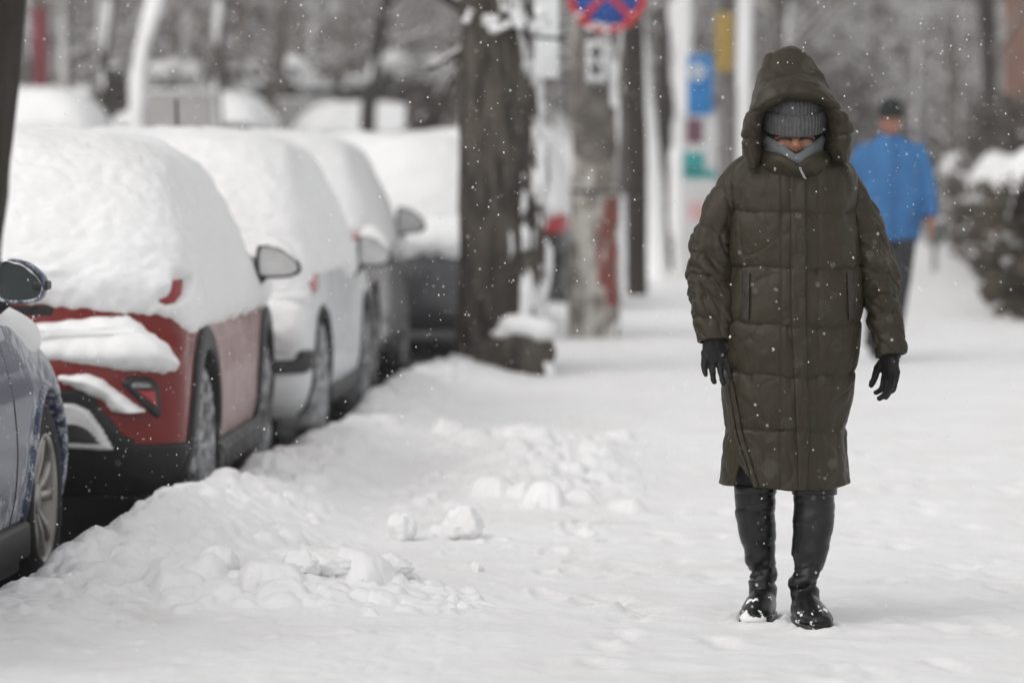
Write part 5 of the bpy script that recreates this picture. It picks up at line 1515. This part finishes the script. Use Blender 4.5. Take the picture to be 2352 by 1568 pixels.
def board(name, label, cat, x0, x1, y0, y1, D, mat_, extra=None, thick=.03, legs=False):
    s = FPX / D
    root = empty(name, (((x0 + x1) / 2 - 1176) / s, D, 1.3 - (y1 - 403) / s)); tag(root, label, cat)
    w, h = (x1 - x0) / s, (y1 - y0) / s
    V, F = rounded_box((0, 0, h / 2), (w, thick, h), .008); mk('panel', V, F, mat_, root)
    V, F = rounded_box((0, thick * .7 + .02, h * .5), (.05, .04, h * .8), .005); mk('bracket', V, F, M['sign_back'], root)
    if extra: extra(root, w, h, thick)
    return root
M['info_blue'] = mat('info board blue', (0.012, 0.16, 0.42), .45, (0.015, 0.19, 0.47), 4)
def ring_mark(root, w, h, t):
    th = np.linspace(0, 2 * math.pi, 40, endpoint=False); c = (-w * .12, h * .72)
    V = np.stack([np.stack([c[0] + a * np.cos(th), -t / 2 - .004 + b + 0 * th, c[1] + a * np.sin(th)], -1) for a, b in ((w * .13, .004), (w * .13, -.002), (w * .34, -.002), (w * .34, .004))])
    mk('white_ring', V, grid_faces(4, 40, True, True), M['sign_white'], root)
board('blue_board', 'blue rectangular board with white ring mark beside the lamp post', 'sign', 1578, 1636, 128, 266, 47, M['info_blue'], ring_mark)
M['yellow'] = mat('yellow sign', (0.36, 0.24, 0.05), .6, (0.28, 0.19, 0.05), 6)
board('yellow_board', 'dull yellow narrow board high on the steel post', 'sign', 1642, 1684, 30, 165, 45.7, M['yellow'])
M['teal'] = mat('teal print', (0.03, 0.30, 0.30), .6); M['purple'] = mat('purple print', (0.14, 0.06, 0.09), .6); M['pink'] = mat('pale pink print', (0.6, 0.36, 0.34), .6)
def banner_print(root, w, h, t):
    for (u0, u1, v0, v1, m) in ((-.42, .15, .60, .74, 'teal'), (-.42, .45, .56, .62, 'teal'), (-.35, .10, .80, .97, 'purple'), (-.25, .15, .28, .40, 'pink')):
        V, F = rounded_box(((u0 + u1) / 2 * w, -t / 2 - .004, (v0 + v1) / 2 * h), ((u1 - u0) * w, .006, (v1 - v0) * h), .002); mk('print_patch', V, F, M[m], root)
board('advert_banner', 'white street banner with teal and purple print below the blue board', 'banner', 1562, 1648, 262, 600, 49.5, M['sign_white'], banner_print)

# litter bin on a thin post
s = FPX / 52; lb = empty('litter_bin', ((2146 - 1176) / s, 52, 0)); tag(lb, 'small grey litter bin on a thin post beside the blue jacket sleeve', 'bin')
V, F = tube([(0, 0, -.05), (0, 0, .62)], [.035, .035], 12); M['bin_grey'] = mat('grey green bin', (0.17, 0.18, 0.17), .6, (.14, .15, .14), 8); mk('post', V, F, M['bin_grey'], lb)
V, F = tube([(0, -.03, .36), (0, -.03, .40), (0, -.03, .66), (0, -.03, .68)], [.10, .125, .15, .145], 20); mk('bucket', V, F, M['bin_grey'], lb)
V, F = ellipsoid((0, -.03, .69), (.14, .14, .05), 16, 10); mk('snow', V, F, M['snow'], lb)

# ---------------------------------------------------------------- hedge on the right with snow on top
M['leaf'] = mat('hedge leaves', (0.050, 0.044, 0.024), .8, (0.075, 0.052, 0.040), 2.5)
def hedge(name, label, x0, D0, x1, D1, h, wd, seed, cat='hedge', n=5200, leaf=None, z0=0.0, cover=.85):
    rng = np.random.RandomState(seed)
    root = empty(name, ((x0 + x1) / 2, (D0 + D1) / 2, z0)); tag(root, label, cat, 'snowy hedges and shrubs')
    a = np.array([x0 - (x0 + x1) / 2, D0 - (D0 + D1) / 2, 0]); b = -a
    L = np.linalg.norm(b - a); d = (b - a) / L; sd = np.array([d[1], -d[0], 0])
    u = rng.uniform(0, 1, n); v = rng.uniform(-1, 1, n); w = rng.uniform(0, 1, n) ** .8
    prof = np.sqrt(np.clip(1 - v ** (8 if cat == 'hedge' else 4), 0, 1))
    base = a + (b - a) * u[:, None] + sd * (v * wd / 2 * (.75 + .35 * w))[:, None]
    hm = h * prof * (1 + (.05 if cat == 'hedge' else .14) * noise3(base, 1.0, seed) + .05 * noise3(base, 3, seed + 1))
    P_ = base + np.array([0, 0, 1]) * (w * hm)[:, None]
    dirs = rng.normal(size=(n, 3)); dirs[:, 2] = np.abs(dirs[:, 2]) * .6; dirs /= np.linalg.norm(dirs, axis=1, keepdims=True)
    side = np.cross(dirs, rng.normal(size=(n, 3))); side /= np.linalg.norm(side, axis=1, keepdims=True)
    ln = rng.uniform(.07, .20, n)[:, None]; wi = ln * .45
    V = np.stack([P_, P_ + dirs * ln * .5 + side * wi, P_ + dirs * ln, P_ + dirs * ln * .5 - side * wi], 1)
    tag(mk('leaves', V, np.arange(4 * n).reshape(n, 4), leaf or M['leaf'], root, False), kind='stuff')
    lst = []
    for k in range(int(L * 3)):
        q = a + (b - a) * rng.uniform(); limbs(rng, q, (rng.normal(0, .4), rng.normal(0, .4), 1), h * .7, .025, 1, lst, .8)
    tag(limb_mesh('stems', lst, M['twig'], root, 4), kind='stuff')
    # snow pillow
    nu, nv = max(30, int(L * 7)), 26
    U, Vv = np.meshgrid(np.linspace(0, 1, nu), np.linspace(-.88, .88, nv), indexing='ij')
    base = a + (b - a) * U[..., None] + sd * (Vv * wd / 2 * 1.06)[..., None]
    pr = np.sqrt(np.clip(1 - np.abs(Vv * .9) ** 8, 0, 1))
    hm = h * pr * (1 + (.05 if cat == 'hedge' else .14) * noise3(base, 1.0, seed) + .05 * noise3(base, 3, seed + 1))
    cov = (cover if cat == 'hedge' else .0) + .9 * fbm(base, 2.2, 3, seed + 4) - .45 * np.abs(Vv)
    endf = np.sqrt(np.clip(np.sin(math.pi * np.clip(U, .0, 1)), 0, 1))
    z = hm + np.where(cov > 0, .38 * np.sqrt(np.clip(cov, 0, 1)), -.06) * endf - .03
    S = base.copy(); S[..., 2] = z
    if cat == 'hedge':
        eg = smooth(.70, .88, np.abs(Vv)); S[..., 2] -= .16 * eg
        mk('snow', S, grid_faces(nu, nv), M['snow'], root)
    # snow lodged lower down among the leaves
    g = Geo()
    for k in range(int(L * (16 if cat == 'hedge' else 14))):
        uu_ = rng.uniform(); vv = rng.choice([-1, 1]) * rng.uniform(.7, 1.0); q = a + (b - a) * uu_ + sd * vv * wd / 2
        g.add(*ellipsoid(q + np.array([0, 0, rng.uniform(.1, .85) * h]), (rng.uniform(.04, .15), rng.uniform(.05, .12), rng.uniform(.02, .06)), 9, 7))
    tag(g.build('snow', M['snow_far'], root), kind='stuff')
    return root
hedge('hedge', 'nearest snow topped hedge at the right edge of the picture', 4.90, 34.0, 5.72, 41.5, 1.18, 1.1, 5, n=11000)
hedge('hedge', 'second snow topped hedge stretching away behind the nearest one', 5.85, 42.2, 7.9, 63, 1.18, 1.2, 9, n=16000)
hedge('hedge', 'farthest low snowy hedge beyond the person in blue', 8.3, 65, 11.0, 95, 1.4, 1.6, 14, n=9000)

# ================================================================ across the road and far behind
def far_bank():
    nx, ny = 120, 50
    X = np.linspace(-42, 3.5, nx); D = np.concatenate([np.linspace(46, 70, 20), np.linspace(70, 125, 31)[1:]])
    XX, DD = np.meshgrid(X, D); p = np.stack([XX, DD, 0 * XX], -1)
    edge = 62 - 10 * smooth(-4, -12, XX) + 12 * smooth(-5, 2, XX)
    h = 2.1 * smooth(edge - 12, edge + 2, DD) + 1.6 * smooth(edge, edge + 45, DD) + .10 * fbm(p, .6, 3, 3) - .2
    h = h * smooth(3.5, 1.0, XX) - .2 * smooth(1, 3.5, XX)
    return tag(mk('hillside', np.stack([XX, DD, h], -1), grid_faces(*XX.shape)[:, ::-1], M['snow']), kind='structure')
far_bank()
def bank_z(x, d):
    edge = 62 - 10 * float(smooth(-4, -12, np.array(x))) + 12 * float(smooth(-5, 2, np.array(x)))
    return 2.1 * float(smooth(edge - 12, edge + 2, np.array(float(d)))) + 1.6 * float(smooth(edge, edge + 45, np.array(float(d)))) - .25

def wood_tree(variant, scale=1.0):
    rng = np.random.RandomState(100 + variant); root = empty('bare_tree')
    H = rng.uniform(6, 9); lean = rng.uniform(-.12, .12)
    pts = [(0, 0, -.5), (lean * .5, 0, 1.2), (lean * 1.5, .05, 3.0), (lean * 3, 0, 5), (lean * 4, .1, H)]
    rad = rng.uniform(.09, .17)
    tr, V = trunk_mesh('trunk', pts, [rad * 1.2, rad, rad * .85, rad * .6, rad * .2], root, M['bark_grey'] if variant % 2 else M['twig'], 12, 40, .01, variant)
    plaster('snow', V, (.6, -.8, 0), .85, .035, tr, variant + 5, 2.5, mat_=M['snow_far'])
    lst = []; c = catmull(np.array(pts), 40)
    for k in range(17):
        q = c[rng.randint(8, 38)]; a = rng.uniform(0, 6.28)
        limbs(rng, q, (math.cos(a), math.sin(a), rng.uniform(.15, .9)), rng.uniform(1.2, 2.8), rad * .32, 2, lst, .75)
    limb_mesh('crown', lst, M['twig'], root, 4); limb_mesh('snow', lst, M['snow_far'], root, 3, dz=.012, k=.9, minhor=.35, rmin=.012)
    return root
protos = [wood_tree(k) for k in range(5)]
def put(v, X, D, z, rz, sc, used=set()):
    o = protos[v] if v not in used else copy_tree(protos[v]); used.add(v)
    o.location = (X, D, z); o.rotation_euler = (0, 0, rz); o.scale = (sc, sc, sc)
    return o
rw = np.random.RandomState(77)
k = 0
for (px, D) in [(150, 60), (235, 66), (410, 70), (505, 68), (560, 80), (640, 75), (720, 84), (800, 88), (930, 92), (1010, 96), (1040, 84), (60, 75), (110, 90), (330, 88), (460, 95), (690, 100), (870, 104),
                (1270, 92), (1330, 110), (1420, 100), (1500, 118), (1600, 95), (1680, 105), (1760, 90), (1870, 84), (1930, 98), (2010, 88), (2090, 80), (2150, 96), (2200, 78), (2310, 84), (2345, 70), (2240, 105)]:
    X = (px - 1176) * D / FPX
    o = put(k % 5, X, D, bank_z(X, D) if px < 1200 else -.2, rw.uniform(0, 6.28), rw.uniform(.8, 1.15)); k += 1
    if px < 1100: tag(o, 'blurred bare tree in the wood seen over the parked car roofs', 'tree', 'bare trees over the car roofs')
    elif px < 1800: tag(o, 'blurred bare tree far behind the sign poles and posts', 'tree', 'bare trees behind the posts')
    else: tag(o, 'blurred bare tree far behind the hedge and the person in blue', 'tree', 'bare trees behind the hedge')
# single trees that stand out on the far side
def lone_tree(label, D, pts_px, rad, bark, thr, seed, T=.05):
    s = FPX / D; bx = pts_px[0][0]; X = (bx - 1176) / s
    root = empty('tree', (X, D, 0)); tag(root, label, 'tree', 'bare trees beyond the road')
    pts = [((a - bx) / s, 0, 1.3 - (b - 403) / s) for a, b in pts_px]; pts = [(pts[0][0], 0, pts[0][2] - 1.5)] + pts
    tr, V = trunk_mesh('trunk', pts, [rad * 1.2] + list(np.linspace(rad * 1.05, rad * .8, len(pts) - 1)), root, bark, 20, 70, .01, seed)
    plaster('snow', V, (-.2, -1, 0), thr, T, tr, seed + 1, 2.0)
    rng = np.random.RandomState(seed); lst = []
    for k in range(7):
        a = rng.uniform(0, 6.28); limbs(rng, np.array(pts[-1]) - np.array([0, 0, rng.uniform(0, 1.2)]), (math.cos(a), math.sin(a), .8), rng.uniform(1, 2), rad * .35, 2, lst)
    limb_mesh('crown', lst, M['twig'], root, 4); limb_mesh('snow', lst, M['snow_far'], root, 3, dz=.01, k=.85, minhor=.4)
lone_tree('pale snow coated trunk leaning right behind the red car', 52, [(318, 290), (322, 200), (332, 110), (352, 40), (372, -30), (400, -160)], .095, M['bark_grey'], .15, 201)
lone_tree('faint pale trunk behind the roof antenna', 60, [(498, 295), (496, 200), (502, 80), (512, -20), (520, -120)], .10, M['bark_grey'], .75, 211)
lone_tree('dark slanting trunk behind the grey car roof', 64, [(845, 292), (850, 220), (862, 130), (880, 40), (900, -60)], .13, M['bark_dark'], 1.2, 221)
lone_tree('thin dark trunk left of the pale leaning trunk', 58, [(246, 270), (240, 180), (246, 80), (262, -20), (280, -100)], .085, M['bark_dark'], 1.0, 231)

# a far wood that reads as one grey mass
def far_wood():
    rng = np.random.RandomState(9); n = 15000
    X = rng.uniform(-30, 34, n); D = rng.uniform(104, 150, n); z = rng.uniform(-.3, 11, n) + 1.5 * smooth(0, -10, X)
    d = np.stack([rng.normal(0, .45, n), rng.normal(0, .45, n), np.abs(rng.normal(.8, .5, n))], -1); d /= np.linalg.norm(d, axis=1, keepdims=True)
    ln = rng.uniform(.8, 3.2, n); r = rng.uniform(.015, .07, n)
    c = np.stack([X, D, z], -1)
    a = np.cross(d, np.array([0.31, .9, .2])); a /= np.linalg.norm(a, axis=1, keepdims=True); b = np.cross(d, a)
    V = []
    for e, k in ((-.5, 1.0), (.5, .5)):
        for t in range(3):
            V.append(c + d * (ln * e)[:, None] + (a * math.cos(t * 2.094) + b * math.sin(t * 2.094)) * (r * k)[:, None])
    V = np.stack(V, 1)
    i = (np.arange(n) * 6)[:, None, None]; F = (i + np.array([[0, 1, 4, 3], [1, 2, 5, 4], [2, 0, 3, 5]])[None]).reshape(-1, 4)
    o = mk('far_wood', V, F, M['twig'])
    tag(o, 'grey mass of bare wood closing the view far behind', 'wood', kind='stuff')
    n = 5200
    c = np.stack([rng.uniform(-30, 34, n), rng.uniform(104, 146, n), rng.uniform(0, 10, n)], -1)
    keep = fbm(c * np.array([1, .2, 1]), .45, 3, 5) > -.05; c = c[keep]; n = len(c)
    L = rng.uniform(.1, .7, n); th = rng.uniform(.03, .10, n); sl = rng.normal(0, .4, n)
    V = np.stack([c + np.stack([-L, 0 * L, -L * sl], -1), c + np.stack([0 * L, -th, -th], -1), c + np.stack([L, 0 * L, L * sl], -1), c + np.stack([0 * L, th, th * 1.2], -1), c + np.stack([0 * L, th * 0, th * 1.6], -1)], 1)
    i = (np.arange(n) * 5)[:, None, None]; F = (i + np.array([[0, 1, 4], [1, 2, 4], [2, 3, 4], [3, 0, 4]])[None]).reshape(-1, 3)
    tag(mk('wood_snow', V, F, M['snow_far']), 'snow lodged in the branches of the far grey wood', 'snow', kind='stuff')
    # a long dark slope behind the wood closes the last gaps
    Xs = np.linspace(-70, 80, 60); nz = 14
    V = np.stack([np.stack([Xs, 0 * Xs + 158 + 2.2 * k, 0 * Xs - .3 + 1.3 * k + .8 * noise3(np.stack([Xs * .2, Xs * 0 + k, Xs * 0], -1), 1.0, 4)], -1) for k in range(nz)])
    M['slope'] = mat('wooded slope', (0.085, 0.078, 0.072), .95, (0.16, 0.152, 0.148), 1.2)
    tag(mk('distant_slope', V, grid_faces(nz, 60), M['slope']), kind='structure')
far_wood()

# snowy shrubs at the right background
for k, (px, D, w_, h_) in enumerate([(1985, 92, 1.6, 2.6), (2120, 96, 2.0, 2.6), (2210, 84, 1.6, 2.0), (1900, 80, 2.0, 3.4), (2330, 58, 1.4, 2.3), (1760, 84, 1.6, 3.0)]):
    X = (px - 1176) * D / FPX
    hedge('shrub', ['round snowy shrub behind the olive hood', 'broad snowy shrub behind the blue jacket', 'snowy shrub between blue jacket and dark trunk', 'tall snowy shrub left of the bowed hood', 'snowy shrub above the hedge at the right edge', 'tall pale shrub behind the slim white post'][k], X - w_ / 2, D, X + w_ / 2, D + .6, h_, w_ * .9, 300 + k, 'shrub', n=2600, leaf=M['twig'])

# brick gatepost glimpsed at the right edge, red banner and boundary wall at the left
M['brick_red'] = mat('brown brick', (0.16, 0.085, 0.06), .9, (0.20, 0.12, 0.09), 4)
s = FPX / 66
gp = empty('gatepost', ((2335 - 1176) / s, 66, 0)); tag(gp, 'brown brick gatepost with snow cap behind the hedge at the right edge', 'gatepost')
V, F = rounded_box((0, 0, 2.35), (.42, .42, 4.8), .02); mk('shaft', V, F, M['brick_red'], gp)
V, F = rounded_box((0, 0, 4.82), (.56, .56, .14), .03); mk('capstone', V, F, M['concrete'], gp)
V, F = ellipsoid((0, 0, 4.90), (.27, .27, .12), 20, 12); mk('snow', V, F, M['snow'], gp)
s = FPX / 56
rb = empty('red_banner', ((94 - 1176) / s, 56, 0)); tag(rb, 'narrow dark red banner on a pole behind the red car at left', 'banner')
V, F = tube([(.11, .05, 0), (.11, .05, 5.2)], [.035, .03], 10); mk('pole', V, F, M['post_grey'], rb)
zt, zb_ = 1.3 + (403 - 20) / s, 1.3 + (403 - 215) / s
n = 24; u = np.linspace(0, 1, n)
V = np.stack([np.stack([-.10 + .20 * np.linspace(0, 1, 8), .03 * np.sin(np.linspace(0, 6, 8) + z * 2), 0 * np.linspace(0, 1, 8) + z], -1) for z in np.linspace(zb_, zt, n)])
M['banner_red'] = mat('dark red cloth', (0.20, 0.035, 0.045), .8, (.16, .03, .04), 3)
o = mk('cloth', V, grid_faces(n, 8), M['banner_red'], rb); md = o.modifiers.new('t', 'SOLIDIFY'); md.thickness = .006
M['render_grey'] = mat('grey rendered wall', (0.40, 0.39, 0.38), .9, (0.34, 0.33, 0.32), 1.5)
def wall(label, x0, x1, y0, y1, D, m):
    s = FPX / D; z1 = 1.3 + (403 - y0) / s; z0 = 1.3 + (403 - y1) / s - 1.2
    root = empty('boundary_wall', (((x0 + x1) / 2 - 1176) / s, D, z0)); tag(root, label, 'wall')
    w = (x1 - x0) / s
    V, F = rounded_box((0, 0, (z1 - z0) / 2), (w, .25, z1 - z0), .02); mk('masonry', V, F, m, root)
    V, F = rounded_box((0, 0, z1 - z0 + .02), (w + .06, .32, .05), .022); mk('snow', V, F, M['snow'], root)
wall('pale grey rendered wall beyond the red car roof', 335, 492, 212, 290, 57, M['render_grey'])
wall('low grey wall with snow coping behind the white car roof', 640, 770, 232, 290, 70, M['render_grey'])
# parked cars far across, up on the slope
def far_car(label, px, py, D, paint, yaw, seed, name):
    s = FPX / D; q = P(px, py, D)
    c = Car(name, (q[0], D, q[2] - 1.62), 0.0, suv_levels(1.5, .88), 3.0)
    c.root.rotation_euler = (0, 0, yaw)
    tag(c.root, label, 'car', 'cars parked across the road')
    c.body(paint, lambda co: .05 + 0 * co[:, 0], [(0, .385, .35), (2.56, .385, .35)], 30, 90)
    c.shell('snow_cover', snow_t(.95, 1.0, .09, .06, seed=seed, amp=.04), M['snow'], .8, 1.5, -2, 2, 40, 140)
    for wy in (0, 2.56):
        for sg in (1, -1): wheel(c, sg * .87, wy, .33, .2, 'frost', 5, .3, seed)
far_car('dark car with snow heaped on top beyond the white car', 545, 205, 66, M['black_paint'], math.radians(80), 5, 'parked_car')
far_car('teal car with snowy roof beyond the grey car', 760, 228, 68, M['teal_paint'], math.radians(-75), 6, 'parked_car')
far_car('pale van-like car under smooth snow beyond the red car at far left', 140, 195, 52, M['pale_paint'], math.radians(85), 8, 'parked_car')
s = FPX / 60
for k_, (xa, xb, dd, lab) in enumerate([(250, 520, 67, 'bare brown hedge on the slope beyond the red car roof'), (530, 800, 76, 'bare brown hedge on the slope beyond the white car roof'), (800, 1060, 88, 'bare brown hedge on the slope left of the thick trunk')]):
    X0_, X1_ = (xa - 1176) * dd / FPX, (xb - 1176) * dd / FPX
    hedge('hedge', lab, X0_, dd, X1_, dd + 2, 1.25, 1.2, 330 + k_, n=5000, leaf=M['twig'], z0=bank_z((X0_ + X1_) / 2, dd + 1) - .1, cover=.15)
hb = hedge('shrub', 'round dark leafless bush left of the thick trunk', (985 - 1176) / s - .25, 60, (985 - 1176) / s + .25, 60.2, 2.75, .6, 321, 'shrub', n=1500, leaf=M['twig'])

# ================================================================ falling snow
def flakes():
    rng = np.random.RandomState(4); n = 12500
    D = np.cbrt(rng.uniform(4.5 ** 3, 26 ** 3, n)); D[:4200] = rng.uniform(9.6, 13.5, 4200); D[4200:4350] = rng.uniform(5, 9.3, 150)
    X = rng.uniform(-.16, .16, n) * D; z = CAM_H + rng.uniform(-.155, .072, n) * D
    keep = z > .06; D, X, z = D[keep], X[keep], z[keep]; n = len(D)
    ico = bmesh.new(); bmesh.ops.create_icosphere(ico, subdivisions=1, radius=1.0)
    ico.verts.ensure_lookup_table(); bv = np.array([v.co[:] for v in ico.verts]); bf = np.array([[v.index for v in f.verts] for f in ico.faces]); ico.free()
    r = .0008 + .0016 * rng.uniform(0, 1, n) ** 3.0; r = np.where(D < 9.3, np.minimum(r, .0013), r)
    st = rng.uniform(1.0, 1.9, n)
    d = np.stack([rng.normal(.25, .3, n), rng.normal(0, .2, n), -np.ones(n)], -1); d /= np.linalg.norm(d, axis=1, keepdims=True)
    V = bv[None] * r[:, None, None] * (1 + .25 * rng.normal(size=(n, len(bv), 1)).clip(-1, 1))
    V = V + d[:, None] * ((V * d[:, None]).sum(-1) * (st - 1)[:, None])[..., None]
    V = V + np.stack([X, D, z], -1)[:, None]
    F = (np.arange(n)[:, None, None] * len(bv) + bf[None]).reshape(-1, 3)
    tag(mk('falling_snow', V, F, M['flake']), 'snowflakes drifting down through the whole street', 'snowflakes', kind='stuff')
flakes()

# ================================================================ snowy air
def haze():
    V, F = box((0, 130, 8.4), (560, 440, 19.0))
    o = mk('haze', V, F, None, None, False)
    m = bpy.data.materials.new('snowy air'); m.use_nodes = True; nt = m.node_tree
    for nd in list(nt.nodes):
        if nd.type != 'OUTPUT_MATERIAL': nt.nodes.remove(nd)
    pv = nt.nodes.new('ShaderNodeVolumePrincipled')
    pv.inputs['Color'].default_value = (.93, .94, .96, 1); 
    for nm in ('Density Attribute', 'Color Attribute', 'Temperature Attribute'):
        if nm in pv.inputs: pv.inputs[nm].default_value = ''
    m.cycles.homogeneous_volume = True
    pv.inputs['Density'].default_value = HAZE; pv.inputs['Anisotropy'].default_value = 0.0
    nt.links.new(pv.outputs[0], nt.nodes['Material Output'].inputs['Volume'])
    o.data.materials.append(m)
    tag(o, 'thin white veil of snowy air over the street', 'haze', kind='stuff')
HAZE = 0.0012
haze()
